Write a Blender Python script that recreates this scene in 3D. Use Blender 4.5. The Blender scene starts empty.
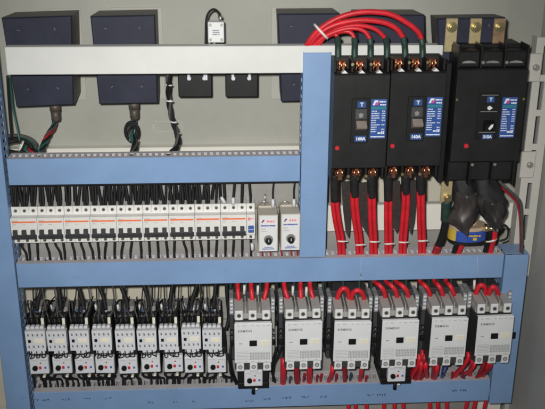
import bpy, bmesh, math, random
from mathutils import Vector, Matrix
random.seed(7)
S = bpy.context.scene
COL = S.collection
R = math.radians

# ------------------------------------------------------------------ camera
FPX, W0, H0 = 841.2, 545.0, 409.0
YAW, PIT, ROL = R(3.575), R(20.47), R(0.36)
FW = Vector((math.sin(YAW)*math.cos(PIT), math.cos(YAW)*math.cos(PIT), -math.sin(PIT)))
_r = Vector((math.cos(YAW), -math.sin(YAW), 0)); _u = _r.cross(FW)
RT = _r*math.cos(ROL) + _u*math.sin(ROL)
UP = -_r*math.sin(ROL) + _u*math.cos(ROL)
CAM = Vector((0, 0, .6)) - FW*1.75

def at(px, py, Y):
    d = RT*((px-W0/2)/FPX) - UP*((py-H0/2)/FPX) + FW
    return CAM + d*((Y-CAM.y)/d.y)

cd = bpy.data.cameras.new('camera'); cam = bpy.data.objects.new('camera', cd); COL.objects.link(cam)
cd.sensor_width = 36; cd.lens = FPX/W0*36; cd.clip_start = .02; cd.clip_end = 50
cam.matrix_world = Matrix(((RT.x, UP.x, -FW.x, CAM.x), (RT.y, UP.y, -FW.y, CAM.y), (RT.z, UP.z, -FW.z, CAM.z), (0, 0, 0, 1)))
S.camera = cam

# ------------------------------------------------------------------ materials
def mat(name, col, rough=.5, metal=0.0, var=.06, scale=30, bump=0.0, bscale=400, spec=.5, speck=None):
    m = bpy.data.materials.new(name); m.use_nodes = True
    nt = m.node_tree; b = nt.nodes['Principled BSDF']
    b.inputs['Roughness'].default_value = rough; b.inputs['Metallic'].default_value = metal
    b.inputs['Specular IOR Level'].default_value = spec
    tc = nt.nodes.new('ShaderNodeTexCoord')
    n = nt.nodes.new('ShaderNodeTexNoise'); n.inputs['Scale'].default_value = scale; n.inputs['Detail'].default_value = 5
    n.inputs['Roughness'].default_value = .65
    nt.links.new(tc.outputs['Object'], n.inputs['Vector'])
    r = nt.nodes.new('ShaderNodeValToRGB')
    r.color_ramp.elements[0].position = .3; r.color_ramp.elements[1].position = .7
    c0 = [max(0, c*(1-var*1.3)) for c in col]; c1 = [min(1, c*(1+var)) for c in col]
    r.color_ramp.elements[0].color = (*c0, 1); r.color_ramp.elements[1].color = (*c1, 1)
    nt.links.new(n.outputs['Fac'], r.inputs['Fac'])
    out = r.outputs['Color']
    if speck:
        n2 = nt.nodes.new('ShaderNodeTexNoise'); n2.inputs['Scale'].default_value = scale*7; n2.inputs['Detail'].default_value = 3
        nt.links.new(tc.outputs['Object'], n2.inputs['Vector'])
        r2 = nt.nodes.new('ShaderNodeValToRGB'); r2.color_ramp.elements[0].position = .60; r2.color_ramp.elements[1].position = .72
        nt.links.new(n2.outputs['Fac'], r2.inputs['Fac'])
        mx = nt.nodes.new('ShaderNodeMix'); mx.data_type = 'RGBA'
        nt.links.new(r2.outputs['Color'], mx.inputs['Factor']); nt.links.new(out, mx.inputs[6]); mx.inputs[7].default_value = (*speck, 1)
        out = mx.outputs[2]
    nt.links.new(out, b.inputs['Base Color'])
    rr = nt.nodes.new('ShaderNodeMapRange'); rr.inputs['To Min'].default_value = max(.03, rough-.08); rr.inputs['To Max'].default_value = min(1, rough+.08)
    nt.links.new(n.outputs['Fac'], rr.inputs['Value']); nt.links.new(rr.outputs['Result'], b.inputs['Roughness'])
    if bump:
        n3 = nt.nodes.new('ShaderNodeTexNoise'); n3.inputs['Scale'].default_value = bscale; n3.inputs['Detail'].default_value = 2
        nt.links.new(tc.outputs['Object'], n3.inputs['Vector'])
        bp = nt.nodes.new('ShaderNodeBump'); bp.inputs['Strength'].default_value = bump; bp.inputs['Distance'].default_value = .001
        nt.links.new(n3.outputs['Fac'], bp.inputs['Height']); nt.links.new(bp.outputs['Normal'], b.inputs['Normal'])
    return m

BLUE = mat('blue_paint', (.205, .328, .54), .42, var=.10, scale=5, bump=.15, bscale=260, speck=(.198, .318, .525))
FLANGE = mat('grey_lilac_flange', (.56, .53, .55), .5, var=.10, scale=25)
RAILW = mat('off_white_paint', (.65, .655, .63), .4, var=.06, scale=5, bump=.12, bscale=240, speck=(.66, .655, .62))
CREAMD = mat('dull_cream_paint', (.60, .565, .46), .6, var=.10, scale=4, bump=.1, bscale=220)
PLATE = mat('pale_plate', (.43, .425, .375), .55, var=.08, scale=8)
CREAM = mat('cream_paint', (.74, .72, .65), .42, var=.04, scale=6, bump=.10, bscale=250)
BACK = mat('grey_beige_paint', (.375, .374, .328), .6, var=.10, scale=3.5, bump=.12, bscale=220, speck=(.362, .36, .313))
GREYWALL = mat('grey_wall_paint', (.47, .465, .44), .6, var=.06, scale=5, bump=.15, bscale=220)
POSTM = mat('post_paint', (.52, .51, .46), .5, var=.05, scale=10, bump=.1)
ZINC = mat('zinc_plate', (.33, .32, .30), .55, metal=.15, var=.14, scale=12)
NAVY = mat('navy_plastic', (.026, .029, .050), .55, var=.2, scale=14, bump=.12, bscale=500, spec=.25)
SIDEM = mat('grey_brown_plastic', (.13, .12, .105), .55, var=.12, scale=14, spec=.3)
BLACK = mat('black_plastic', (.0125, .0122, .0125), .48, var=.25, scale=14, bump=.12, bscale=600, spec=.3)
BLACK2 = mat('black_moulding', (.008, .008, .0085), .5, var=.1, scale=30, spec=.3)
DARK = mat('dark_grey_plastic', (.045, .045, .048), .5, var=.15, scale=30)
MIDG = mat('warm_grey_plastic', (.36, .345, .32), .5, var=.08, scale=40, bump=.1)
WHITE = mat('white_plastic', (.70, .71, .71), .42, var=.035, scale=25, bump=.05)
WHITE2 = mat('cool_white_plastic', (.66, .67, .70), .42, var=.05, scale=40)
IVORY = mat('ivory_plastic', (.80, .76, .62), .45, var=.05, scale=30)
MCBW = mat('breaker_white', (.74, .73, .70), .42, var=.05, scale=35)
BEIGE = mat('beige_plastic', (.55, .50, .42), .5, var=.06, scale=25)
TERM = mat('terminal_grey_green', (.22, .23, .17), .4, metal=.4, var=.25, scale=150)
ORANGE = mat('orange_stripe', (.85, .17, .05), .5, var=.06)
TOG = mat('toggle_black', (.034, .034, .038), .5, var=.1, spec=.3)
INK = mat('grey_ink', (.16, .16, .17), .6, var=.1)
INKL = mat('light_grey_ink', (.42, .42, .42), .6, var=.1)
GRID = mat('vent_grey', (.40, .40, .40), .6, var=.1)
PEN = mat('marker_ink', (.045, .06, .11), .7, var=.2, scale=80)
REDW = mat('red_cable', (.60, .018, .030), .44, var=.16, scale=45, spec=.42, bump=.25, bscale=90)
REDD = mat('red_sleeve', (.34, .012, .02), .5, var=.15, scale=60)
BLKW = mat('black_cable', (.014, .014, .015), .6, var=.2, scale=60, spec=.22)
SHRINK = mat('black_heat_shrink', (.018, .018, .019), .66, var=.25, scale=50, bump=.5, bscale=180, spec=.28)
GREENS = mat('dark_green_sleeve', (.018, .045, .035), .5, var=.3, scale=50, bump=.4, bscale=250)
GREENW = mat('green_cable', (.015, .11, .085), .45, var=.15)
GREYW = mat('grey_cable', (.075, .075, .072), .6, var=.25, spec=.25)
COPPER = mat('copper', (.80, .38, .22), .28, metal=1, var=.15, scale=80)
BRASSP = mat('pale_brass', (.60, .49, .27), .38, metal=.55, var=.14, scale=25, bump=.2, bscale=150)
COPPERD = mat('dull_copper', (.38, .25, .15), .42, metal=.5, var=.25, scale=40)
BRASS = mat('brass', (.80, .68, .38), .3, metal=1, var=.1, scale=30, bump=.2, bscale=200)
STEEL = mat('steel', (.62, .60, .56), .35, metal=.9, var=.1, scale=60)
GLAND = mat('gland_brown', (.10, .085, .07), .5, metal=.2, var=.25, scale=60)
DULL = mat('dull_steel', (.30, .29, .26), .5, metal=.5, var=.15, scale=60)
TIE = mat('cable_tie_white', (.72, .70, .66), .45, var=.04)
LBLUE = mat('label_blue', (.035, .09, .30), .35, var=.08, scale=60)
LTEAL = mat('label_teal', (.03, .20, .24), .35, var=.08)
LTXT = mat('label_white', (.72, .76, .85), .45, var=.04)
LMAG = mat('label_magenta', (.72, .05, .22), .45, var=.04)
BADGE = mat('badge_blue', (.03, .075, .22), .35, var=.05)
REDB = mat('red_button', (.55, .02, .03), .35, var=.05)
BLUEB = mat('blue_button', (.05, .12, .36), .35, var=.05)
TXTBLUE = mat('print_blue', (.12, .14, .38), .5, var=.05)
TXTRED = mat('print_red', (.85, .22, .25), .5, var=.05)
TXTPUR = mat('print_purple', (.25, .02, .16), .5, var=.05)
CLEAR = mat('milky_clear_plastic', (.30, .30, .31), .25, var=.4, scale=140)
BROWN = mat('brown_barrier', (.046, .039, .037), .42, var=.3, scale=40, bump=.3, bscale=120)
YEL = mat('yellow_band', (.62, .42, .05), .45, var=.06)
CTBLUE = mat('blue_band', (.03, .08, .36), .4, var=.08)
BROWN2 = mat('black_brown_barrier', (.030, .026, .025), .4, var=.25, scale=40, bump=.3, bscale=120)
PALEBLUE = mat('pale_blue', (.34, .44, .60), .5, var=.2, scale=90)
TAN = mat('tan_resin', (.48, .36, .24), .55, var=.1)
LEVER = mat('lever_grey_brown', (.26, .215, .185), .45, var=.1)
BLUECL = mat('blue_clear_plastic', (.05, .09, .17), .25, var=.3, scale=60)

# ------------------------------------------------------------------ mesh helpers
def new(): return bmesh.new()

def box(bm, x0, x1, y0, y1, z0, z1, m=0, b=0.0, seg=1):
    if x0 > x1: x0, x1 = x1, x0
    if y0 > y1: y0, y1 = y1, y0
    if z0 > z1: z0, z1 = z1, z0
    v = [bm.verts.new(p) for p in ((x0,y0,z0),(x1,y0,z0),(x1,y1,z0),(x0,y1,z0),(x0,y0,z1),(x1,y0,z1),(x1,y1,z1),(x0,y1,z1))]
    fs = [bm.faces.new([v[i] for i in q]) for q in ((0,3,2,1),(4,5,6,7),(0,1,5,4),(1,2,6,5),(2,3,7,6),(3,0,4,7))]
    for f in fs: f.material_index = m
    if b > 0:
        b = min(b, .45*min(x1-x0, y1-y0, z1-z0))
        es = list({e for f in fs for e in f.edges})
        bmesh.ops.bevel(bm, geom=es, offset=b, segments=seg, profile=.5, affect='EDGES', clamp_overlap=True)

def prism(bm, pts, d0, d1, axis='y', m=0, sm=False):
    """polygon pts (a,b) extruded along an axis: y -> (x,z), x -> (y,z), z -> (x,y)"""
    def P(a, b, d): return {'y': (a, d, b), 'x': (d, a, b), 'z': (a, b, d)}[axis]
    A = [bm.verts.new(P(a, b, d0)) for a, b in pts]; B = [bm.verts.new(P(a, b, d1)) for a, b in pts]
    n = len(pts); fs = [bm.faces.new(A), bm.faces.new(B[::-1])]
    for i in range(n):
        f = bm.faces.new((A[i], B[i], B[(i+1) % n], A[(i+1) % n])); f.smooth = sm; fs.append(f)
    for f in fs: f.material_index = m
    bmesh.ops.recalc_face_normals(bm, faces=fs)

def cyl(bm, c, r, d, axis='y', m=0, n=14, r2=None):
    """cylinder or cone from c along +axis by d"""
    r2 = r if r2 is None else r2
    ax = {'x': Vector((1,0,0)), 'y': Vector((0,1,0)), 'z': Vector((0,0,1))}[axis]
    u = Vector((0,0,1)) if axis != 'z' else Vector((1,0,0)); w = ax.cross(u)
    c = Vector(c); A, B = [], []
    for i in range(n):
        t = 2*math.pi*i/n; o = u*math.cos(t) + w*math.sin(t)
        A.append(bm.verts.new(c+o*r)); B.append(bm.verts.new(c+ax*d+o*r2))
    fs = [bm.faces.new(A), bm.faces.new(B[::-1])]
    for i in range(n):
        f = bm.faces.new((A[i], B[i], B[(i+1) % n], A[(i+1) % n])); f.smooth = True; fs.append(f)
    for f in fs: f.material_index = m
    bmesh.ops.recalc_face_normals(bm, faces=fs)

def spline(pts, sub):
    P = [Vector(p) for p in pts]
    if len(P) < 3 or sub < 2: return P
    out = []
    for i in range(len(P)-1):
        p0 = P[i-1] if i else P[i]*2-P[i+1]; p1, p2 = P[i], P[i+1]; p3 = P[i+2] if i+2 < len(P) else P[i+1]*2-P[i]
        for k in range(sub):
            t = k/sub
            out.append(.5*((2*p1)+(p2-p0)*t+(2*p0-5*p1+4*p2-p3)*t*t+(3*p1-p0-3*p2+p3)*t**3))
    out.append(P[-1]); return out

def tube(bm, pts, r, m=0, n=8, sub=6, flat=1.0):
    P = spline(pts, sub)
    t0 = (P[1]-P[0]).normalized(); u = t0.orthogonal().normalized(); rings = []
    for i, p in enumerate(P):
        t = (P[min(i+1, len(P)-1)]-P[max(i-1, 0)]).normalized()
        u = (u - t*u.dot(t)).normalized(); w = t.cross(u)
        rr = r[min(int(i/ max(1,len(P)-1)*(len(r)-1)+.5), len(r)-1)] if isinstance(r, (list, tuple)) else r
        rings.append([bm.verts.new(p+u*math.cos(2*math.pi*k/n)*rr+w*math.sin(2*math.pi*k/n)*rr*flat) for k in range(n)])
    for a, b in zip(rings, rings[1:]):
        for k in range(n):
            f = bm.faces.new((a[k], a[(k+1) % n], b[(k+1) % n], b[k])); f.smooth = True; f.material_index = m
    bm.faces.new(rings[0][::-1]).material_index = m; bm.faces.new(rings[-1]).material_index = m

def ring(bm, c, n_dir, R0, r, m=0, n=20, k=8, sx=1.0):
    n_dir = Vector(n_dir).normalized(); u = n_dir.orthogonal().normalized(); w = n_dir.cross(u); c = Vector(c)
    rs = []
    for i in range(n):
        a = 2*math.pi*i/n; d = u*math.cos(a)+w*math.sin(a)
        rs.append([bm.verts.new(c+d*(R0+r*math.cos(2*math.pi*j/k))+n_dir*(r*sx*math.sin(2*math.pi*j/k))) for j in range(k)])
    for i in range(n):
        a, b = rs[i], rs[(i+1) % n]
        for j in range(k):
            f = bm.faces.new((a[j], b[j], b[(j+1) % k], a[(j+1) % k])); f.smooth = True; f.material_index = m

def strokes(bm, x0, x1, z, h, y, m=0, gap=.25, lo=.6, hi=1.6, seed=0):
    """a line of print too small to read: short upright dashes"""
    rg = random.Random(seed); x = x0
    while x < x1:
        w = h*rg.uniform(lo, hi); xe = min(x+w, x1)
        box(bm, x, xe, y-.0003, y+.0004, z-h/2*rg.uniform(.7, 1), z+h/2*rg.uniform(.7, 1), m)
        x = xe + h*gap*rg.uniform(.6, 1.5)

def scribble(bm, x0, x1, z, h, y, m=0, seed=0):
    """handwritten pen marks"""
    rg = random.Random(seed); x = x0
    while x < x1:
        w = h*rg.uniform(.5, .9)
        p = [(x+w*rg.random(), y, z+h*(rg.random()-.5)) for _ in range(rg.choice((3, 4, 5)))]
        tube(bm, p, .0007, m, n=4, sub=3)
        x += w*1.15

def text_into(bm, body, size, x, y, z, m=0, align='CENTER', thick=.0003, sx=1.0, bold=0.0, sp=1.0):
    cu = bpy.data.curves.new('t', 'FONT'); cu.body = body; cu.size = size; cu.align_x = align; cu.align_y = 'CENTER'
    cu.extrude = thick; cu.space_character = sp; cu.offset = bold; cu.resolution_u = 2
    o = bpy.data.objects.new('t', cu); COL.objects.link(o)
    dg = bpy.context.evaluated_depsgraph_get(); me = bpy.data.meshes.new_from_object(o.evaluated_get(dg))
    me.transform(Matrix.Translation((x, y, z)) @ Matrix.Rotation(R(90), 4, 'X') @ Matrix.Diagonal((sx, 1, 1, 1)))
    n0 = len(bm.faces); bm.from_mesh(me); bm.faces.ensure_lookup_table()
    for f in bm.faces[n0:]: f.material_index = m
    bpy.data.objects.remove(o); bpy.data.curves.remove(cu); bpy.data.meshes.remove(me)

def obj(name, bm, mats, parent=None, loc=None, label=None):
    me = bpy.data.meshes.new(name); bm.to_mesh(me); bm.free()
    for m in (mats if isinstance(mats, (list, tuple)) else [mats]): me.materials.append(m)
    o = bpy.data.objects.new(name, me); COL.objects.link(o)
    if parent: o.parent = parent
    if loc is not None: o.location = loc
    if label: o['label'] = label
    return o

def tag(o, label, cat, group=None):
    o['label'] = label; o['category'] = cat
    if group: o['group'] = group
    return o

def thing(name, label, cat, loc=(0, 0, 0), group=None):
    o = bpy.data.objects.new(name, None); COL.objects.link(o); o.empty_display_size = .02
    o.location = loc
    return tag(o, label, cat, group)

def dup(o, loc=None, label=None, parent=None):
    kids = list(o.children)
    c = o.copy(); COL.objects.link(c); c.parent = parent
    if loc is not None: c.location = loc
    if label: c['label'] = label
    for k in kids: dup(k, parent=c)
    return c

ORD = ['first', 'second', 'third', 'fourth', 'fifth', 'sixth', 'seventh', 'eighth', 'ninth', 'tenth', 'eleventh', 'twelfth', 'thirteenth', 'fourteenth']

def recenter(o, p):
    """move a one-mesh thing's origin to p (mesh was built in world space)"""
    p = Vector(p); o.data.transform(Matrix.Translation(-p)); o.location = p
    for c in o.children:
        c.data.transform(Matrix.Translation(-p))

# ------------------------------------------------------------------ cabinet shell
cab = thing('electrical_cabinet', 'grey beige sheet metal cabinet enclosing all of the switchgear', 'cabinet', (0, .25, 0))
def cabpart(name, bm, m): 
    o = obj(name, bm, m, cab); o.data.transform(Matrix.Translation((0, -.25, 0))); return o
bm = new()
ZS = .655
# upper back panel with a rounded knock-out slot; lower back panel
p0, p1 = at(153.5, 121.5, .22), at(182, 132, .22)
box(bm, -.75, .533, .22, .235, ZS, 1.35)
prism(bm, [(.533, .22), (.592, .165), (.594, .24), (.533, .24)], -.35, 1.35, 'z', 0)
cabpart('back_panel', bm, BACK)
bm = new(); box(bm, -.75, .5325, .226, .2395, -.35, ZS-.004); cabpart('lower_back_panel', bm, CREAMD)
bm = new()
box(bm, .592, .60, -.42, .165, -.35, 1.35)
cabpart('side_wall', bm, GREYWALL)
bm = new(); box(bm, .580, .5918, .085, .10, -.35, 1.35, 0, .002); cabpart('door_lip', bm, GREYWALL)
bm = new(); box(bm, -.757, -.7505, -.42, .22, -.35, 1.35); cabpart('side_wall', bm, GREYWALL)
bm = new(); o_ = [(153.5, 121.5), (182, 121.5), (182, 132), (153.5, 132)]
oc = []
for i, (ax, ay) in enumerate(o_):
    p = at(ax, ay, .2195); oc += [p+Vector((dx, 0, dz)) for dx, dz in (((0, -.004), (.004, 0)), ((-.004, 0), (0, -.004)), ((0, .004), (-.004, 0)), ((.004, 0), (0, .004)))[i]]
oc.append(oc[0].copy()); tube(bm, oc, .0011, 0, 6, 1); cabpart('knockout_outline', bm, POSTM)
bm = new()
q = at(302, 153, .18)
box(bm, -.70, q.x+.04, .17, .20, q.z-.012, q.z, 0, .001)
box(bm, -.70, q.x+.04, .196, .2195, q.z, q.z+.012, 0, .001)
for x in (-.47, -.30, .03): cyl(bm, (x, .182, q.z), .004, .004, 'z', 0)
cabpart('ledge', bm, CREAM)
bm = new()
box(bm, .12, .575, .10, .22, -.02, .045, 0, .002); box(bm, -.70, .575, .16, .219, -.35, -.0205, 0, .002)
cabpart('base_rail', bm, CREAM)
bm = new()
box(bm, -.60, .114, .08, .14, -.10, .040, 0, .002)
cabpart('lower_duct', bm, NAVY)

# ------------------------------------------------------------------ blue mounting frame
fr = thing('steel_rack', 'pale blue steel rack of three posts and three beams with a cream crossbar', 'rack', (0, 0, 0))

def slotted(bm, length, d0, d1, along, fixed, start, pitch, sl, m=0, t=.0018, r=0.5):
    """a flange strip with rows of slots: built from bars and bridges; 'x' flange lies flat (z fixed), 'z' flange stands (x fixed)"""
    dm = d1-d0; a0, a1 = d0+dm*.32, d0+dm*.72
    def bx(s0, s1, y0, y1):
        if along == 'x': box(bm, s0, s1, y0, y1, fixed-t, fixed, m)
        else: box(bm, fixed-t/2, fixed+t/2, y0, y1, s0, s1, m)
    bx(start, start+length, d0, a0); bx(start, start+length, a1, d1)
    x = start; end = start+length
    while x < end:
        e = min(x+pitch-sl, end); bx(x, e, a0, a1); x += pitch

def beam(z0, z1, x0, x1, fd, name='beam'):
    bm = new()
    box(bm, x0, x1, 0, .0022, z0, z1, 0, .0009)
    box(bm, x0, x1, .0022, .022, z0, z0+.002, 0)
    o = obj(name, bm, BLUE, fr)
    bm = new(); slotted(bm, x1-x0, .0022, fd, 'x', z1-.0005, x0, .0125, .007); box(bm, x0, x1, fd, fd+.002, z1-.014, z1-.0005)
    obj('flange', bm, FLANGE, o)
    return o

b1 = beam(.650, .7055, -.534, .0565, .042)
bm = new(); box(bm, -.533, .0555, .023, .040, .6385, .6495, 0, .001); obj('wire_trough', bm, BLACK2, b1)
b2 = beam(.4205, .4755, -.538, .5045, .048)
b3 = beam(.106, .162, -.531, .5045, .058)

def column(x0, x1, z0, z1, sides):
    bm = new(); box(bm, x0, x1, -.004, -.0015, z0, z1, 0, .001)
    o = obj('column', bm, BLUE, fr)
    bm = new()
    for s in sides:
        x = x0+.0015 if s < 0 else x1-.0015
        slotted(bm, z1-z0, -.0014, .052, 'z', x, z0, .0165, .008, r=.5)
    obj('flange', bm, BLUE, o)
column(-.592, -.540, -.20, .925, (1,))
column(.058, .1135, .4795, .916, (-1, 1))
column(.506, .558, .100, .4765, (-1, 1))
bm = new(); box(bm, .506, .556, -.0014, .05, .478, .4795, 0)   # folded cap of the short post
obj('column_cap', bm, BLUE, fr)
bm = new()
box(bm, -.5155, .336, .004, .0065, .8745, .928, 0, .001); box(bm, -.5155, .336, .0065, .03, .926, .928); box(bm, -.5155, .336, .0065, .03, .8745, .8765)
obj('crossbar', bm, RAILW, fr)
for px, pa, pb, w_ in ((361, 258, 283, .0010), (477.5, 257, 280, .0013), (361.5, 272, 276, .002), (489.5, 382, 397, .0009)):  # thin pale blue upright lines on the middle and bottom beam faces
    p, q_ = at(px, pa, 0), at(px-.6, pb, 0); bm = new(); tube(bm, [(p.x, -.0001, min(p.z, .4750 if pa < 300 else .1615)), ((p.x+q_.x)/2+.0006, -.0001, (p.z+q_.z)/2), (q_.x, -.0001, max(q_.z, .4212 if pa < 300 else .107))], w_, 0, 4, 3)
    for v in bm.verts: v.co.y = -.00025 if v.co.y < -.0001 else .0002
    obj('pale_line', bm, PALEBLUE, b2 if pa < 300 else b3)
p = at(513, 335, -.004); bm = new(); box(bm, p.x-.008, p.x+.006, -.0065, -.0041, p.z-.009, p.z+.008, 0, .001); obj('hole_plug', bm, BLACK2, fr)
# pen marks on the bottom beam and beside it
for i, (px, py, w) in enumerate(((36, 400, 6), (45, 400, 10), (65, 399.5, 9), (87, 398.5, 9), (107, 398, 8), (150, 402, 8), (175, 402, 6), (193, 401, 4),
                                 (249, 400.5, 11), (266, 399, 9), (287, 397.5, 15), (304, 397, 9), (323, 396.5, 9), (370, 395, 9), (381, 394.5, 13), (454, 390.5, 9), (463, 390, 10))):
    p = at(px, py, 0); bm = new(); scribble(bm, p.x-w*.0007, p.x+w*.0007, p.z, .0062, -.0002, 0, seed=i); obj('pen_marking', bm, PEN, b3)

# ------------------------------------------------------------------ plates and rails behind the devices
bm = new()
box(bm, -.533, .075, .063, .066, .44, .628, 0, .001); box(bm, -.533, .075, .052, .0628, .536, .571, 0, .001)
tag(obj('mounting_plate', bm, ZINC), 'dull grey metal plate behind the row of white breakers', 'plate')
bm = new()
box(bm, -.531, .505, .071, .074, .0, .352, 0, .001); box(bm, -.525, .50, .060, .0709, .26, .30, 0, .001)
tag(obj('mounting_plate', bm, ZINC), 'dull grey metal plate behind the lower row of contactors', 'plate')
bm = new()
a, b_ = at(328, 206, .10), at(515, 230, .10)
box(bm, .118, .56, .10, .104, b_.z+.004, a.z, 0, .001); box(bm, .118, .56, .104, .12, a.z-.002, a.z)
tag(obj('support_bar', bm), 'cream flat bar running behind the red cables under the moulded breakers', 'bar') if False else tag(obj('support_bar', bm, CREAM), 'cream flat bar running behind the red cables under the moulded breakers', 'bar')
bm = new()
box(bm, .120, .50, .11, .113, .40, .49, 0, .001)
tag(obj('backing_plate', bm, ZINC), 'grey metal plate low behind the red cables and the current ring', 'plate')
bm = new()
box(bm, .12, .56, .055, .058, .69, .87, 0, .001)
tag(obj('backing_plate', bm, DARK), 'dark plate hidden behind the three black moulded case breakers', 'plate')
# slotted post on the right
post = thing('slotted_post', 'pale grey slotted upright beside the large black breaker', 'post', (.56, .05, .40))
bm = new(); x0, x1 = -.019, .024
zb, zt = .0, .535
box(bm, x0, -.003, 0, .002, zb, zt); box(bm, .007, x1, 0, .002, zb, zt)
z = zb
while z < zt: box(bm, -.003, .007, 0, .002, z, min(z+.014, zt)); z += .074
box(bm, x0, x0+.002, .002, .03, zb, zt); box(bm, x1-.002, x1, .002, .03, zb, zt)
obj('upright', bm, POSTM, post)
for py, px in ((67, 534), (164, 528)):
    p = at(px, py, .045) - Vector((.56, .05, .40)); bm = new()
    box(bm, p.x-.017, p.x+.014, -.010, -.002, p.z-.030, p.z+.028, 0, .0015)
    pl = obj('fixing_plate', bm, POSTM, post)
    bm = new(); cyl(bm, (p.x+.002, -.014, p.z), .0075, .004, 'y', 0, 6); cyl(bm, (p.x+.002, -.017, p.z), .004, .003, 'y', 0)
    obj('bolt', bm, STEEL, pl)

# ------------------------------------------------------------------ navy boxes on the back panel
def navy_box(tl, tr, bl, br, yf, yb, label, group='navy boxes on the back panel', gland=True, cut=.0):
    A, B, C, D = at(*tl, yf), at(*tr, yf), at(*bl, yf), at(*br, yf)
    cx = (A.x+B.x+C.x+D.x)/4; cz = min(C.z, D.z); o3 = Vector((cx, yb, cz))
    t = thing('junction_box', label, 'box', o3, group)
    F = [p-o3 for p in (A, B, D, C)]
    bm = new(); e = .0025
    v = [bm.verts.new((p.x+(e if i in (0, 3) else -e), p.y, p.z+(-e if i < 2 else e))) for i, p in enumerate(F)]
    f2 = [bm.verts.new((p.x, p.y+.004, p.z)) for p in F]
    bk = [bm.verts.new((p.x+(.004 if i in (0, 3) else -.002), -.012, p.z+(-.003 if i < 2 else .002))) for i, p in enumerate(F)]
    bm.faces.new(v)
    for a, b in ((v, f2), (f2, bk)):
        for i in range(4): bm.faces.new((a[i], b[i], b[(i+1) % 4], a[(i+1) % 4])).material_index = 0 if a is v else 1
    bm.faces.new(bk[::-1]); bmesh.ops.recalc_face_normals(bm, faces=bm.faces)
    obj('housing', bm, [NAVY, SIDEM], t)
    for i, (u, w) in enumerate(((.22, .86), (.75, .86), (.24, .2), (.74, .2))):
        top = F[0].lerp(F[1], u); bot = F[3].lerp(F[2], u); p = bot.lerp(top, w)
        bm = new(); cyl(bm, (p.x, p.y-.0012, p.z), .0065, .0012, 'y', 0, 14); tube(bm, [(p.x-.0035*math.cos(i*1.9), p.y-.0013, p.z-.0035*math.sin(i*1.9)), (p.x+.0035*math.cos(i*1.9), p.y-.0013, p.z+.0035*math.sin(i*1.9))], .0007, 1, 5, 1)
        obj('cover_screw', bm, [NAVY, DULL], t)
    return t, F, o3
n1, F1, O1 = navy_box((1, 18), (71.7, 15.7), (16, 107.5), (74, 105), .10, .22, 'navy box at the left edge of the back panel with its cable looping away left')
n2, F2, O2 = navy_box((90, 16.4), (155, 15), (99, 104.5), (158, 103.5), .10, .22, 'navy box with a coiled and bound cable hanging straight down from it')
n3, F3, O3 = navy_box((277.5, 14), (340, 13.5), (281, 102), (336, 101), .10, .22, 'navy box mostly hidden behind the blue post and the bend of red cables')
n4, F4, O4 = navy_box((357, 15), (425, 15), (360, 98), (427, 97), .10, .22, 'navy box behind the arching red cables')
n5, F5, O5 = navy_box((437, 18.5), (506, 17.5), (440, 75), (506, 74), .006, .09, 'dark box behind the three brass bars at top right')

for t_, O_, a, b_ in ((n1, O1, (50, 8.5), (87, 100)), (n2, O2, (110, 7.5), (165.5, 99)), (n3, O3, (271.5, 7), (300, 99))):
    A, B = at(*a, .2185), at(*b_, .2185); bm = new(); box(bm, A.x-O_.x, B.x-O_.x, -.0030, -.0006, B.z-O_.z, A.z-O_.z, 0, .0008); obj('back_plate', bm, PLATE, t_)
def gland(px, py, py2, Yc, parent, O):
    p = at(px, py, Yc); q_ = at(px, py2, Yc); bm = new(); h = p.z-q_.z; p = p-O
    cyl(bm, (p.x, p.y, p.z-h*.35), .012, h*.35+.004, 'z', 0, 6); cyl(bm, (p.x, p.y, p.z-h), .009, h*.66, 'z', 0, 12, .011)
    for k in range(4): ring(bm, (p.x, p.y, p.z-h*(.45+.14*k)), (0, 0, 1), .0095, .0013, 0, 14, 6)
    obj('cable_gland', bm, GLAND, parent)
gland(55, 105.5, 121, .145, n1, O1); gland(134, 103.5, 119, .145, n2, O2)

# ------------------------------------------------------------------ cables of the boxes
def cable(name, pts, r, m, label, cat, group=None, n=8, sub=6, extra=()):
    bm = new(); tube(bm, pts, r, 0, n, sub); o = obj(name, bm, m); recenter(o, pts[-1])
    tag(o, label, cat, group)
    for nm, pp, rr, mm in extra:
        bm = new(); tube(bm, pp, rr, 0, n, sub); c = obj(nm, bm, mm, o); c.data.transform(Matrix.Translation(-Vector(pts[-1])))
    return o

def PX(l, Y=None):
    return [at(p[0], p[1], p[2] if len(p) > 2 else Y) for p in l]

def twisted(pts, rad, strands, r, turns, label, cat='cable', n=6):
    P = spline(PX(pts), 7); L = len(P); o3 = P[-1].copy(); base = thing('twisted_cable', label, cat, o3)
    for s, m in enumerate(strands):
        ps = []
        for i, p in enumerate(P):
            a = 2*math.pi*(s/len(strands)+turns*i/L)
            t = (P[min(i+1, L-1)]-P[max(0, i-1)]).normalized(); u = t.cross(Vector((0, 1, 0))).normalized(); w = t.cross(u)
            ps.append(p+u*math.cos(a)*rad+w*math.sin(a)*rad-o3)
        bm = new(); tube(bm, ps, r, 0, n, 1); obj('strand', bm, m, base)
    return base
twisted([(55, 119, .145), (54, 126, .14), (49, 134, .12), (45, 142, .10), (42, 150, .07), (41, 157, .04)], .0042, [BLKW, GREENW, BLKW, REDD, GREYW], .0026, 1.5,
        'twisted multicoloured cable under the leftmost navy box')
twisted([(41, 154, .05), (34, 151, .06), (27, 150, .07), (22, 145, .08)], .004, [BLKW, GREENW, REDD], .003, 1.5, 'short cable running left into the coil at the left post')
t = thing('cable_coil', 'coil of dark and green cable hanging beside the left blue post', 'cable', at(14, 152, .07))
o3 = t.location.copy()
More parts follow.
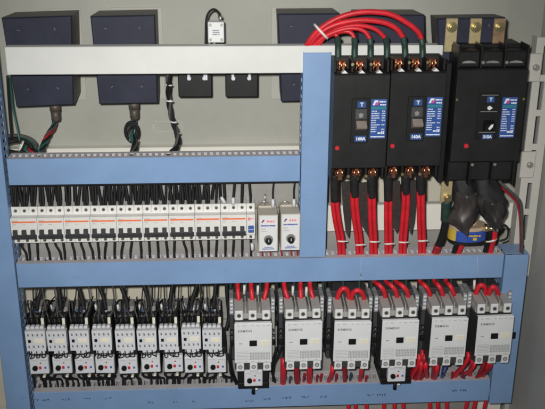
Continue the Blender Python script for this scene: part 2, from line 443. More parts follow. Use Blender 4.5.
for k, (m, rad) in enumerate(((BLKW, .030), (GREYW, .026), (BLKW, .022), (GREENW, .028), (GREYW, .033))):
    c = at(15+k*.8, 149-k*1.2, .075+.006*k)-o3; pts = []
    for i in range(15):
        a = 2*math.pi*i/13+k; pts.append(c+Vector((math.cos(a)*rad*1.15, .008*math.sin(a+k), math.sin(a)*rad*.62)))
    bm = new(); tube(bm, pts, .0042 if m != GREENW else .003, 0, 7, 3); obj('strand', bm, m, t)
bm = new(); c = at(21, 146, .07)-o3; ring(bm, c, (1, .2, -.6), .011, .0018); obj('cable_tie', bm, TIE, t)
twisted([(134, 118, .145), (133.5, 123, .14), (130, 129, .125), (131, 136, .115), (135, 142, .10), (134, 150, .07), (131, 157, .035)], .0045, [BLKW, GREENW, GREYW, BLKW, GREYW], .0030, 1.8,
        'bound cable hanging below the second navy box')
t = thing('cable_coil', 'small oval coil of cable under the second navy box', 'cable', at(132.5, 130, .13)); o3 = t.location.copy()
for k, m in enumerate((BLKW, GREYW, BLKW, GREENW)):
    pts = [Vector((math.cos(2*math.pi*i/13+k)*(.0135-.0016*k), -.004+.004*k-.01, math.sin(2*math.pi*i/13+k)*(.021-.003*k))) for i in range(15)]
    bm = new(); tube(bm, pts, .0036, 0, 7, 3); obj('strand', bm, m, t)
bm = new(); ring(bm, (.002, -.008, -.02), (.3, 0, 1), .011, .0018); obj('cable_tie', bm, TIE, t)
twisted([(168.5, 73, .09), (168.5, 88, .10), (169, 102, .11), (171, 115, .11), (174, 125, .105), (177.5, 136, .09), (177, 146, .07), (171, 153, .045), (169, 158, .03)], .003, [BLKW, GREYW, BLKW], .0034, 3,
        'black cable with grey bindings hanging down from behind the cream bar')
for py, px in ((85, 168.7), (101, 169.5), (122, 173.5), (133, 177)):
    bm = new(); p = at(px, py, .10); ring(bm, (0, 0, 0), (.15, .1, 1), .0068, .0016); tag(obj('cable_tie', bm, TIE, None, p), 'pale tie wrapped round the hanging black cable left of the black blocks', 'cable tie', 'ties on the hanging black cable')
# cable running along the left post
cable('thin_cable', PX([(9, 76, .06), (11, 90, .08), (13, 108, .09), (17, 128, .085), (20, 142, .08)]), .0022, GREENW, 'thin green cable running down beside the left blue post', 'cable', n=6)
cable('thin_cable', PX([(7.5, 76, .06), (8.5, 95, .07), (10, 118, .08), (12, 140, .08)]), .003, BLKW, 'thin black cable running down beside the left blue post', 'cable', n=6)

# white sensor module with looping cable
p = at(216, 32.5, .06)
t = thing('sensor_module', 'small white square module with four corner screws above the cream bar', 'sensor', p)
bm = new(); w, h = .0162, .0205
box(bm, -w, w, 0, .022, -h, h, 0, .0015); obj('housing', bm, WHITE, t)
for sx in (-1, 1):
    for sz in (-1, 1):
        bm = new(); cyl(bm, (sx*.0112, -.0015, sz*.0145), .0032, .0015, 'y', 0, 10); obj('screw', bm, DULL, t)
bm = new()
for k in range(3): strokes(bm, -.007, .007, .004-.0042*k, .0024, -.0002, 0, seed=40+k)
obj('lettering', bm, INK, t)
bm = new(); cyl(bm, (.009, .011, h), .0035, .011, 'z', 0, 8); cyl(bm, (-.004, .011, -h-.012), .003, .012, 'z', 0, 8); obj('connector', bm, STEEL, t)
cable('thin_cable', PX([(219.5, 18.5, .071), (219.2, 14.5, .071), (216.5, 10.5, .073), (212.5, 9.6, .075), (208.5, 13, .075), (206.3, 20, .075), (205.8, 33, .075), (205.5, 52, .07)]), .0024, BLKW,
      'thin black cable looping over the white sensor module', 'cable')
# black terminal blocks under the bar
for i, (x0, x1) in enumerate(((178.5, 211.5), (225.5, 258))):
    A, B = at(x0, 97.5, .11), at(x1, 66, .11)
    t = thing('black_block', ('left' if i == 0 else 'right')+' black plastic block hanging under the cream bar with two white clips', 'terminal block', Vector(((A.x+B.x)/2, .17, A.z)), 'black blocks under the cream bar')
    w = (B.x-A.x)/2; h = B.z-A.z; bm = new()
    box(bm, -w, w, -.06, 0, 0, h, 0, .002); obj('housing', bm, BLACK, t)
    for s in ((-.0125, .021) if i == 0 else (-.0185, .0165)):
        bm = new(); cyl(bm, (s*.95, -.065, h*.62), .0042, .0048, 'y', 0, 10); box(bm, s-.0028, s+.0028, -.064, -.0602, h*.62, h*.98, 0, .001); obj('clip', bm, WHITE2, t)
    if i == 0:
        bm = new(); box(bm, w-.012, w-.009, -.062, -.0602, h*.55, h*.75, 0, .0005); obj('marking', bm, LTXT, t)

# ------------------------------------------------------------------ miniature breakers
PW = .018
def mcb_body(n):
    w = n*PW/2-.0004
    prof = [(.058, -.0395), (.0175, -.0395), (.0165, -.0225), (.0005, -.0215), (-.0005, .0), (-.0005, .0215), (.0005, .0225), (.0165, .0235), (.0175, .041), (.058, .041)]
    bm = new(); prism(bm, prof, -w, w, 'x', 0)
    for i in range(1, n):   # joints between poles
        x = -n*PW/2+i*PW
        box(bm, x-.0004, x+.0004, .0166, .019, .0245, .0405, 1); box(bm, x-.0004, x+.0004, .0166, .019, -.039, -.024, 1)
    return bm
def mcb(n, loc, label, blue=False):
    t = thing('circuit_breaker', label, 'circuit breaker', loc, 'miniature circuit breakers in the white row')
    obj('body', mcb_body(n), [MCBW, INKL], t)
    w = n*PW/2
    for i in range(n):
        x = -w+PW*(i+.5)
        for z in (.033, -.0335):
            bm = new(); cyl(bm, (x, .0150, z), .0034, .003, 'y', 0, 10); box(bm, x-.0024, x+.0024, .0147, .0151, z-.0005, z+.0005, 1); obj('terminal_screw', bm, [TERM, BLACK2], t)
    if not blue:
        bm = new(); box(bm, -w+.003, w-.0025, -.0010, .0004, .0126, .0158); obj('stripe', bm, ORANGE, t)
        bm = new(); strokes(bm, -w+.004, -w+.015, .0172, .0020, -.0006, 0, seed=3)
        strokes(bm, -w+.004, -w+.011, .0092, .0016, -.0006, 0, seed=4); strokes(bm, -w+.023, -w+.031, .0085, .0014, -.0006, 0, seed=5)
        strokes(bm, -w+.004, -w+.009, .0058, .0012, -.0006, 0, seed=6)
        obj('lettering', bm, INKL, t)
        bm = new()
        box(bm, -w+.0025, w-.002, -.0095, -.0006, -.0205, -.0130, 0, .001)
        for i in range(n):
            x = -w+PW*(i+.5); prism(bm, [(-.0006, -.0130), (-.0080, -.0130), (-.0062, -.0035), (-.0006, -.0025)], x-.0048, x+.0042, 'x', 0)
        obj('toggle', bm, TOG, t)
    else:
        bm = new(); box(bm, -.006, .006, -.006, -.0006, -.016, -.001, 0, .001); obj('toggle', bm, BLUEB, t)
        bm = new(); box(bm, -.0065, -.001, -.0010, .0004, .010, .0165); strokes(bm, .0, .007, .014, .003, -.0006, 0, seed=8); obj('lettering', bm, TXTRED, t)
        bm = new(); box(bm, -.0055, .0055, -.0062, -.0058, -.0088, -.0078); obj('marking', bm, LTXT, t)
    return t
MCBX0, MCBZ = -.540, .5555
proto = mcb(3, (MCBX0+1.5*PW, 0, MCBZ), 'white three pole breaker at the left end of the row by the blue post')
for i in range(1, 9):
    lab = 'white three pole breaker, %s from the left in the upper row' % ORD[i] if i < 8 else 'white three pole breaker next to the narrow breaker with a blue switch'
    dup(proto, (MCBX0+(3*i+1.5)*PW, 0, MCBZ), lab)
mcb(1, (MCBX0+27.5*PW, 0, MCBZ), 'narrow single pole white breaker with a blue switch, right end of the row', True)

# timer modules
def timer(px, py, label, sd):
    p = at(px, py, -.02)
    t = thing('control_relay', label, 'relay', (p.x, .055, p.z), 'beige relay modules beside the breakers')
    w, h = .0205, .082; bm = new()
    box(bm, -w, w, -.073, 0, 0, h, 0, .0012); obj('housing', bm, BEIGE, t)
    bm = new(); box(bm, -w+.002, w-.002, -.075, -.0731, .0015, h-.001, 0, .0006); obj('face_plate', bm, WHITE, t)
    y = -.0752
    bm = new(); prism(bm, [(-.0145, .066), (-.0115, .0725), (-.0075, .0725), (-.009, .069), (-.0105, .069), (-.0115, .066)], y-.0002, y+.0006, 'y', 0); obj('logo', bm, TXTPUR, t)
    bm = new(); strokes(bm, -.003, .0125, .069, .0046, y, 0, seed=sd); obj('brand_print', bm, TXTRED, t)
    bm = new(); strokes(bm, -.0155, .0145, .0595, .0036, y, 0, gap=.12, seed=sd+1); strokes(bm, -.008, .009, .0105, .0022, y, 0, seed=sd+5); strokes(bm, -.012, .013, .007, .0026, y, 0, gap=.15, seed=sd+6)
    obj('lettering', bm, TXTBLUE, t)
    bm = new(); strokes(bm, -.0155, -.006, .052, .0022, y, 0, seed=sd+2); strokes(bm, -.0155, -.003, .0465, .0022, y, 0, seed=sd+3); obj('small_print', bm, INKL, t)
    bm = new(); cyl(bm, (.0005, -.0768, .0285), .0098, .0018, 'y', 0, 20); obj('dial_ring', bm, DULL, t)
    bm = new(); cyl(bm, (.0005, -.085, .0265), .0062, .0082, 'y', 0, 16, .007); box(bm, -.0005, .0015, -.0853, -.0848, .0265, .0325, 1); obj('knob', bm, [BLACK, INKL], t)
    bm = new(); box(bm, -w+.002, w-.002, -.030, -.004, h, h+.004, 0, .001); obj('terminal_cap', bm, BEIGE, t)
timer(268.2, 252, 'left beige relay module with round knob beside the breaker row', 11)
timer(290.4, 250.8, 'right beige relay module with round knob next to the blue post', 21)

# ------------------------------------------------------------------ large contactors
CY = .07
def contactor():
    t = thing('contactor', '', 'contactor', (0, CY, 0), 'large white contactors in the lower row')
    w = .0398; yf = -.130           # local front; world -.06
    bm = new()
    box(bm, -w, w, -.128, -.0, .004, .1145, 0, .0015)
    box(bm, -w-.001, w+.001, -.05, -.002, -.004, .15, 0, .0015)
    box(bm, -w+.001, w-.001, -.11, -.0, -.002, .0038, 0)
    obj('body', bm, DARK, t)
    bm = new()     # upper terminal housing: three channels with dividers
    box(bm, -w, w, -.108, -.0505, .1162, .1285, 0, .001); 
    for k in range(3):
        x = (-.0295, -.0005, .0282)[k]
        prism(bm, [(-.1135, .1180), (-.1135, .1388), (-.068, .1445), (-.060, .1180)], x-.0092, x+.0092, 'x', 0)
    for x in (-.0152, .0138): prism(bm, [(-.105, .1285), (-.105, .1425), (-.060, .147), (-.056, .1285)], x-.0012, x+.0012, 'x', 0)
    obj('terminal_housing', bm, MIDG, t)
    bm = new(); box(bm, -w, w, yf, -.1281, .021, .1165, 0, .0012); box(bm, -w+.001, w-.001, -.1280, -.1195, .1146, .1160, 0, .0006)
    obj('front_cover', bm, WHITE, t)
    for k in range(3):
        x = (-.0295, -.0005, .0282)[k]
        bm = new(); box(bm, x-.0083, x+.0083, -.1165, -.1136, .1172, .1395, 0, .0012); s = obj('terminal', bm, WHITE, t)
        bm = new(); cyl(bm, (x, -.1173, .1285), .0048, .0008, 'y', 0, 14); cyl(bm, (x, -.1176, .1285), .0030, .0004, 'y', 1, 10); obj('screw', bm, [DULL, DARK], s)
        x = (-.0280, .0008, .0298)[k]
        bm = new(); box(bm, x-.0088, x+.0088, -.1285, -.108, -.0005, .0205, 0, .0012); s = obj('terminal', bm, WHITE, t)
        bm = new(); cyl(bm, (x, -.1293, .0105), .0050, .0008, 'y', 0, 14); cyl(bm, (x, -.1296, .0105), .0032, .0004, 'y', 1, 10); obj('screw', bm, [DULL, GRID], s)
    y = yf-.0002
    bm = new(); box(bm, -.0082, .0080, yf-.002, yf-.0001, .0625, .0765, 0, .001); obj('button', bm, BLACK2, t)
    bm = new(); box(bm, .0150, .0350, yf-.0011, yf-.0001, .0635, .0755, 0, .0004); obj('nameplate', bm, IVORY, t)
    bm = new(); text_into(bm, 'SIEMENS', .0070, -.0178, y-.0001, .0985, 0, sx=1.0, bold=.00013, sp=1.2); obj('lettering', bm, INK, t); bm = new()
    strokes(bm, -.0300, -.0240, .0688, .0024, y, 0, seed=31)
    obj('lettering', bm, INK, t)
    bm = new()
    for x, l in ((-.033, .004), (-.022, .007), (-.003, .004), (.0065, .007), (.020, .004), (.0290, .008)): strokes(bm, x, x+l, .1115, .0022, y, 0, seed=int(x*1e4))
    for x, l in ((-.033, .006), (-.018, .006), (-.004, .006), (.010, .006), (.024, .008)): strokes(bm, x, x+l, .0245, .0018, y, 0, seed=int(x*1e4)+3)
    for k in range(6): strokes(bm, -.036, -.010+.006*(k % 2), .0485-.0036*k, .0014, y, 0, gap=.3, seed=50+k)
    obj('small_print', bm, INKL, t)
    bm = new()
    for k in range(13):
        x = -.007+k*.0034; box(bm, x, x+.0019, yf-.0004, yf+.0004, .0285, .0475)
    for k in range(3): box(bm, -.007, .0358, yf-.0006, yf+.0004, .031+.006*k, .0322+.006*k)
    obj('rating_grid', bm, GRID, t)
    for s in (-1, 1):          # auxiliary contact blocks on both flanks
        xa = s*(w+.0005); xb = s*(w+.0095)
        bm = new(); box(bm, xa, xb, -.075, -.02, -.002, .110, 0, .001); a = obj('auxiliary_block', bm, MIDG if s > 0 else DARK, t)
        bm = new(); box(bm, xa, xb, -.078, -.03, .1105, .150, 0, .001)
        for k in range(4): box(bm, xa+s*.001, xb-s*.001, -.0792, -.0781, .115+.0088*k, .1205+.0088*k, 1, .0006)
        obj('marker_strip', bm, [CLEAR, WHITE2], a)
        for z in (.058, .07):
            bm = new(); cyl(bm, ((xa+xb)/2, -.080, z), .0038, .005, 'y', 0, 10); cyl(bm, ((xa+xb)/2, -.0805, z), .0022, .0005, 'y', 1, 8); obj('auxiliary_screw', bm, [BLACK2, STEEL], a)
        bm = new(); box(bm, xa, xb, -.082, -.0751, .035, .048, 0, .001); obj('auxiliary_terminal', bm, BLACK2, a)
    return t
BIG = [(234.5, 323.5, 271.8), (286, 322, 321.5), (335.3, 322, 371.5), (383.3, 320.5, 420.3), (432, 318.5, 467.5), (479.5, 316.5, 513)]
biglab = ['large white contactor with black overload relay below it, next to the small contactors',
          'large white contactor, second from left, with three straight red cables on top',
          'large white contactor, third from left, two red loops joining its top terminals',
          'large white contactor, fourth from left, with a black overload relay below',
          'large white contactor, fifth from left, with red cables slanting in from upper left',
          'rightmost large white contactor overlapping the blue post']
c0 = contactor(); bigs = []
for i, (xl, yt, xr) in enumerate(BIG):
    A, B = at(xl, yt, -.06), at(xr, yt, -.06)
    loc = ((A.x+B.x)/2, CY, (A.z+B.z)/2-.1165)
    if i == 0: c0.location = loc; c0['label'] = biglab[0]; bigs.append(c0)
    else:
        bigs.append(dup(c0, loc, biglab[i])); bigs[-1].rotation_euler = (0, .006*(-1)**i, .008*(-1)**(i//2))

# ------------------------------------------------------------------ overload relays
def relay(big):
    t = thing('overload_relay', '', 'overload relay', (0, CY, 0))
    w, h, yf = (.0200, .040, -.112)
    bm = new()
    if big: box(bm, -.034, .034, -.098, -.015, -.008, .042, 0, .0015); box(bm, -.034, .034, -.108, -.0981, -.008, .006, 0, .001)
    else: box(bm, -w-.001, w+.001, -.098, -.002, -.007, .055, 0, .001)
    obj('base', bm, BLACK, t)
    bm = new(); box(bm, -w, w, yf, -.0982, 0, h, 0, .0015); obj('face_plate', bm, WHITE2, t)
    bm = new(); cyl(bm, (-.0085, yf-.004, .0155), .0058, .004, 'y', 0, 16); box(bm, -.0092, -.0078, yf-.0045, yf-.0039, .0115, .0195, 0); obj('dial', bm, BLACK2, t)
    bm = new(); box(bm, -.0005, .0048, yf-.0022, yf-.0001, .0125, .0195, 0, .0008); obj('reset_button', bm, REDB, t)
    bm = new(); box(bm, .0020, .0052, yf-.0012, yf-.0001, .0255, .0285, 0, .0005); obj('test_slider', bm, REDD, t)
    bm = new(); box(bm, .0108, .0152, yf-.0022, yf-.0001, .0135, .0185, 0, .0008); obj('stop_button', bm, BLUEB, t)
    for xa, xb, z, hh, sd in ((-.016, -.004, .0335, .0018, 61), (.004, .0165, .0335, .0018, 62), (-.0155, -.0055, .0060, .0014, 63)):
        bm = new(); strokes(bm, xa, xb, z, hh, yf-.0002, 0, seed=sd); obj('small_print', bm, INKL, t)
    bm = new(); box(bm, .004, .010, -.109, -.0981, -.012, -.0082, 0, .001); obj('tab', bm, IVORY, t)
    if big:
        bm = new(); cyl(bm, (.000, -.100, -.026), .0042, .018, 'z', 0, 8, .0035); obj('wire_sleeve', bm, BLACK2, t)
    return t
r0 = relay(True)
A = at(253.5, 387, -.045); r0.location = (A.x, CY, A.z); r0['label'] = 'black overload relay with white face under the first large contactor'
r0['group'] = 'overload relays under the large contactors'
A = at(396.5, 382.5, -.045); dup(r0, (A.x, CY, A.z), 'black overload relay with white face under the fourth large contactor')

# ------------------------------------------------------------------ small contactors with their relays
def small():
    t = thing('small_contactor', '', 'contactor', (0, CY, 0), 'small white contactors in the lower row')
    w, h, yf = .0208, .0475, -.100
    bm = new(); box(bm, -w-.0008, w+.0008, -.086, 0, -.004, .0555, 0, .001); box(bm, -w, w, -.060, -.0005, .0556, .068, 0, .001); obj('body', bm, BLACK, t)
    bm = new()
    prism(bm, [(-w, h), (w, h), (w-.0006, 0), (-w+.0006, 0)], yf, -.0861, 'y', 0); obj('front_cover', bm, WHITE2, t)
    bm = new()
    for z in (.0385, .0105):
        for k in range(4):
            x = -.0148+k*.0098; box(bm, x-.0016, x+.0016, yf-.0005, yf+.0004, z-.0024, z+.0016); box(bm, x-.0022, x+.0010, yf-.0005, yf+.0004, z+.0022, z+.0032)
    obj('lettering', bm, INK, t)
    bm = new(); box(bm, -.0160, -.0098, yf-.0015, yf-.0001, .0205, .0278, 0, .0006); obj('button', bm, BLACK2, t)
    bm = new(); box(bm, -.0035, .0165, yf-.0009, yf-.0001, .0190, .0295, 0, .0004); obj('nameplate', bm, IVORY, t)
    bm = new(); box(bm, -w+.001, w-.001, -.096, -.0862, .0485, .0535, 0, .001); obj('terminal_strip', bm, MIDG, t)
    for k in range(4):
        x = -.0148+k*.0098; bm = new(); box(bm, x-.0040, x+.0040, -.0985, -.0863, .0508, .0575, 0, .0018, 2); obj('terminal_screw', bm, WHITE2, t)
    bm = new()
    for k in range(4): box(bm, -w+.001+k*.0136, -w+.0028+k*.0136-.0006, -.088, -.0602, .0557, .0735, 0, .0006)
    box(bm, -w, w, -.064, -.0602, .058, .068, 0); box(bm, -w, w, -.089, -.0862, .0720, .0738, 0)
    obj('contact_block', bm, BLACK2, t)
    for k in range(3):
        x = -.0125+k*.0125; bm = new(); cyl(bm, (x, -.0665, .0655), .0030, .003, 'y', 0, 8); obj('contact_screw', bm, STEEL, t)
    bm = new(); box(bm, .0135, .0195, -.0935, -.0898, .060, .0745, 0, .0006); obj('marker_tag', bm, IVORY, t)
    bm = new()
    box(bm, -w+.003, w-.003, -.050, -.012, .0685, .079, 0, .001)
    box(bm, -.012, .004, -.056, -.0505, .0690, .080, 1, .001); box(bm, .006, .015, -.054, -.0505, .0690, .076, 2, .001)
    obj('surge_module', bm, [ZINC, BLUECL, CLEAR], t)
    bm = new(); cyl(bm, (-.0155, -.058, .076), .0026, .013, 'z', 0, 8); obj('wire_marker', bm, WHITE2, t)
    bm = new(); cyl(bm, (.0065, -.060, .071), .0022, .008, 'z', 0, 8); obj('wire_marker', bm, WHITE2, t)
    return t
s0 = small(); q0 = relay(False); q0['group'] = 'overload relays under the small contactors'
smalls, relays = [], []; rj = random.Random(12)
for i in range(9):
    px = 36.7+(213.3-36.7)*i/8; py = 351+(349-351)*i/8
    A = at(px, py, -.03)
    nm = 'leftmost' if i == 0 else ('ninth' if i == 8 else ORD[i])
    l1 = 'small white contactor at the left end of the lower row by the blue post' if i == 0 else ('small white contactor nearest to the large contactors' if i == 8 else 'small white contactor, %s from the left in the lower row' % nm)
    l2 = 'white overload relay with black dial under the %s small contactor%s' % (nm, '' if i == 0 else ' from the left')
    lz = A.z
    pr = at(40+(217-40)*i/8, 374+(372.3-374)*i/8, -.042)
    if i == 0:
        s0.location = (A.x, CY, lz); s0['label'] = l1; q0.location = (pr.x, CY, pr.z); q0['label'] = l2; smalls.append(s0); relays.append(q0)
    else:
        smalls.append(dup(s0, (A.x, CY, lz+rj.uniform(-.0008, .0008)), l1)); relays.append(dup(q0, (pr.x+rj.uniform(-.0008, .0008), CY, pr.z), l2))
        smalls[-1].rotation_euler = (rj.uniform(-.012, .012), rj.uniform(-.010, .010), rj.uniform(-.02, .02)); relays[-1].rotation_euler = (rj.uniform(-.015, .015), rj.uniform(-.014, .014), rj.uniform(-.025, .025))

# ------------------------------------------------------------------ moulded case breakers
def label_plate(t, x0, x1, z0, z1, y, sd):
    bm = new(); box(bm, x0, x1, y-.0006, y+.001, z0, z1, 0); p = obj('label', bm, LBLUE, t)
    w, h = x1-x0, z1-z0; yy = y-.0008
    bm = new(); box(bm, x0+.001, x1-.001, yy, yy+.0004, z0+h*.745, z0+h*.81); obj('label_band', bm, LTEAL, p)
    bm = new(); prism(bm, [(x0+w*.10, z0+h*.85), (x0+w*.22, z0+h*.97), (x0+w*.46, z0+h*.97), (x0+w*.40, z0+h*.92), (x0+w*.28, z0+h*.92), (x0+w*.24, z0+h*.85)], yy, yy+.0004, 'y', 0)
    obj('logo', bm, LTXT, p)
    bm = new(); prism(bm, [(x0+w*.27, z0+h*.855), (x0+w*.33, z0+h*.905), (x0+w*.40, z0+h*.905), (x0+w*.50, z0+h*.965), (x0+w*.44, z0+h*.855)], yy-.0002, yy+.0002, 'y', 0); obj('logo_mark', bm, LMAG, p)
    bm = new(); strokes(bm, x0+w*.52, x1-w*.06, z0+h*.935, h*.04, yy, 0, gap=.2, seed=sd); strokes(bm, x0+w*.58, x1-w*.06, z0+h*.86, h*.04, yy, 0, gap=.2, seed=sd+1)
    rg = random.Random(sd)
    for k in range(10):
        z = z0+h*(.70-.058*k); strokes(bm, x0+w*.06, x0+w*rg.uniform(.35, .62), z, h*.026, yy, 0, gap=.35, seed=sd+k+2)
        if rg.random() < .75: strokes(bm, x0+w*.72, x0+w*.92, z, h*.026, yy, 0, gap=.35, seed=sd+k+20)
    strokes(bm, x0+w*.5, x0+w*.92, z0+h*.14, h*.05, yy, 0, gap=.25, seed=sd+40); strokes(bm, x0+w*.06, x0+w*.95, z0+h*.045, h*.030, yy, 0, gap=.1, seed=sd+41)
    obj('lettering', bm, LTXT, p)

def mccb(label, amp, loc):
    t = thing('moulded_breaker', label, 'circuit breaker', loc, 'medium black moulded case breakers')
    w = .0535; bm = new()                       # local y: back 0 = world .05, front -.11 ; local z 0 = bottom
    box(bm, -w, w, -.060, 0, .020, .262, 0, .0015)
    prism(bm, [(-.0601, .0475), (-.107, .0475), (-.110, .0505), (-.110, .235), (-.107, .238), (-.0601, .238)], -w, w, 'x', 0)
    for k in range(4):
        x = (-w+.0022, -.0178, .0178, w-.0022)[k]
        box(bm, x-.0022, x+.0022, -.098, -.0602, .0205, .0472, 0, .0008); box(bm, x-.0022, x+.0022, -.098, -.0602, .2383, .262, 0, .0008)
    obj('case', bm, BLACK, t)
    bm = new(); box(bm, -.0185, .0165, -.1122, -.1101, .101, .191, 0, .001); pnl = obj('switch_panel', bm, BLACK2, t)
    bm = new(); box(bm, -.0075, .0095, -.1135, -.1123, .172, .185, 0, .0006); bd = obj('badge', bm, BADGE, pnl)
    bm = new(); text_into(bm, 'T', .0105, .001, -.1138, .1785, 0, bold=.0003); obj('badge_lettering', bm, LTXT, pnl)
    bm = new(); box(bm, -.0105, .0125, -.1135, -.1123, .104, .1165, 0, .0006); obj('badge', bm, BADGE, pnl)
    bm = new(); text_into(bm, amp, .0088, .001, -.1138, .1103, 0, sx=1.0, bold=.00035); obj('badge_lettering', bm, LTXT, pnl)
    bm = new(); prism(bm, [(-.1123, .127), (-.128, .134), (-.131, .138), (-.118, .1475), (-.1123, .147)], -.0095, .0105, 'x', 0)
    obj('lever', bm, LEVER, pnl)
    bm = new(); box(bm, -.0105, .0115, -.1128, -.1123, .1495, .1695, 0); prism(bm, [(-.006, .161), (-.003, .158), (-.004, .154), (0, .1525), (.005, .155), (.004, .158), (.007, .161), (.003, .160), (0, .163), (-.002, .160)], -.1135, -.1127, 'y', 1)
    obj('slot_plate', bm, [DARK, DULL], pnl)
    label_plate(t, .0195, .0500, .110, .1885, -.1101, 100)
    bm = new(); cyl(bm, (-w+.0095, -.1125, .0915), .0042, .003, 'y', 0, 14); obj('test_button', bm, REDB, t)
    for k in range(3):
        x = (-.0335, 0, .0335)[k]
        bm = new(); box(bm, x-.008, x+.008, -.075, -.0602, .2385, .256, 0, .001); l = obj('copper_lug', bm, COPPER, t)
        bm = new()
        for s in (-1, 1): cyl(bm, (x+s*.0042, -.084, .2475), .0034, .010, 'y', 0, 8); tube(bm, [(x+s*.0045, -.080, .241), (x+s*.004, -.087, .248), (x+s*.002, -.083, .258)], .0022, 0, 6, 4)
        obj('lug_bolt', bm, COPPER, l)
        bm = new(); box(bm, x-.008, x+.008, -.075, -.0602, .012, .046, 0, .001); l = obj('copper_lug', bm, COPPER, t)
        bm = new()
        for s in (-1, 1): cyl(bm, (x+s*.0042, -.084, .0345), .0038, .010, 'y', 0, 8); tube(bm, [(x+s*.006, -.082, .024), (x+s*.005, -.092, .032), (x+s*.002, -.085, .042)], .0028, 0, 6, 4)
        obj('lug_bolt', bm, COPPER, l)
        bm = new(); prism(bm, [(x-.006, .2382), (x, .2440), (x+.006, .2382)], -.107, -.094, 'y', 0); obj('white_wedge', bm, WHITE, t)
    for x in (-.0178, .0178):
        bm = new(); cyl(bm, (x, -.1005, .0285), .0034, .003, 'y', 0, 10); cyl(bm, (x, -.1005, .254), .003, .003, 'y', 0, 10); obj('fixing_screw', bm, BRASS, t)
    return t
A, B = at(333, 179, -.045), at(387.5, 178, -.045)
Z0 = .6475
m1 = mccb('black moulded breaker with grey lever next to the blue post', '160A', (.1665, .05, Z0))
m2 = dup(m1, (.2760, .05, Z0+.003), 'black moulded breaker with grey lever in the middle of the three')

# large breaker
t = thing('moulded_breaker', 'largest black moulded breaker, on the right under the brass bars', 'circuit breaker', (.4190, .05, .648))
w = .0690; bm = new()
box(bm, -w, w, -.062, 0, 0, .285, 0, .0015)
prism(bm, [(-.0621, .058), (-.109, .058), (-.112, .061), (-.112, .243), (-.109, .246), (-.0621, .246)], -w, w, 'x', 0)
for k in range(3):
    x = (-.046, 0, .046)[k]; box(bm, x-.0215, x+.0215, -.103, -.0622, .2465, .279, 0, .003)
    box(bm, x-.0215, x+.0215, -.090, -.0622, .012, .0575, 0, .003)
for x in (-w+.002, -.023, .023, w-.002):
    box(bm, x-.0018, x+.0018, -.108, -.0622, .2463, .290, 0, .0008); box(bm, x-.0018, x+.0018, -.100, -.0622, .004, .0577, 0, .0008)
obj('case', bm, BLACK, t)
bm = new(); box(bm, -.024, .020, -.1142, -.1121, .106, .198, 0, .001); pnl = obj('switch_panel', bm, BLACK2, t)
bm = new(); box(bm, -.0075, .0075, -.1155, -.1143, .1805, .1925, 0, .0006); obj('badge', bm, BADGE, pnl)
bm = new(); text_into(bm, 'T', .0095, 0, -.1158, .1865, 0, bold=.0003); obj('badge_lettering', bm, LTXT, pnl)
bm = new(); box(bm, -.0105, .0105, -.1155, -.1143, .1065, .1170, 0, .0006); obj('badge', bm, BADGE, pnl)
bm = new(); text_into(bm, '315A', .0078, 0, -.1158, .1117, 0, bold=.00035); obj('badge_lettering', bm, LTXT, pnl)
bm = new()
for z in (.1200, .1620, .1945): box(bm, -.018, .015, -.1149, -.1143, z, z+.0012)
obj('groove_trim', bm, DULL, pnl)
bm = new(); prism(bm, [(-.1143, .124), (-.128, .129), (-.130, .139), (-.1143, .145)], -.010, .010, 'x', 0); obj('lever', bm, BLACK2, pnl)
bm = new(); prism(bm, [(-.0045, .132), (-.0015, .1295), (.004, .1355), (.005, .1415), (.000, .1395)], -.1306, -.1290, 'y', 0); obj('lever_mark', bm, WHITE, pnl)
bm = new(); prism(bm, [(-.005, .168), (-.001, .165), (.0055, .1695), (.000, .174), (-.005, .172)], -.1152, -.1143, 'y', 0); obj('indicator', bm, WHITE, pnl)
label_plate(t, .0245, .0540, .109, .190, -.1121, 200)
bm = new(); cyl(bm, (-.040, -.1145, .093), .0045, .003, 'y', 0, 14); obj('test_button', bm, REDB, t)
for x in (-.0665, .0655):
    bm = new(); cyl(bm, (x, -.1145, .1865), .0025, .003, 'y', 0, 10); obj('fixing_screw', bm, BRASS, t)
for x in (-.021, .025):
    bm = new(); cyl(bm, (x, -.1045, .0505), .0032, .004, 'y', 0, 10); cyl(bm, (x, -.1125, .258), .0032, .004, 'y', 0, 10); obj('fixing_screw', bm, STEEL, t)
for x in (-.046, 0, .046):
    bm = new(); prism(bm, [(x-.014, .2555), (x-.010, .2590), (x, .2605), (x+.010, .2590), (x+.014, .2555)], -.1050, -.1031, 'y', 0); obj('terminal_edge', bm, STEEL, t)
# dark isolating barrier between second and third breakers
bm = new(); box(bm, .335, .346, -.035, .045, .655, .900, 0, .001)
tag(obj('barrier_strip', bm, BLACK2), 'black insulating strip standing between the medium and the large breaker', 'barrier')

# brass bars
for i, (xa, xb, lab) in enumerate(((444.5, 458.5, 'left brass bar bolted above the large breaker'), (468.5, 482.5, 'middle brass bar bolted above the large breaker'), (492, 506.5, 'right brass bar with a copper tint above the large breaker'))):
    A, B = at(xa, 46, -.005), at(xb, 18.5, -.005)
    t = thing('busbar', lab, 'busbar', Vector(((A.x+B.x)/2, -.005, A.z-.012)), 'busbars above the large breaker')
    w = (B.x-A.x)/2; h = B.z-A.z+.012; bm = new()
    box(bm, -w, w, 0, .004, 0, h, 0, .001); obj('bar', bm, BRASSP if i < 2 else COPPERD, t)
    bm = new(); z = h*.74; cyl(bm, (0, -.002, z), .0105, .002, 'y', 0, 18); cyl(bm, (0, -.008, z), .0082, .006, 'y', 0, 6); cyl(bm, (0, -.012, z), .005, .004, 'y', 0, 12); obj('bolt', bm, BRASS, t)

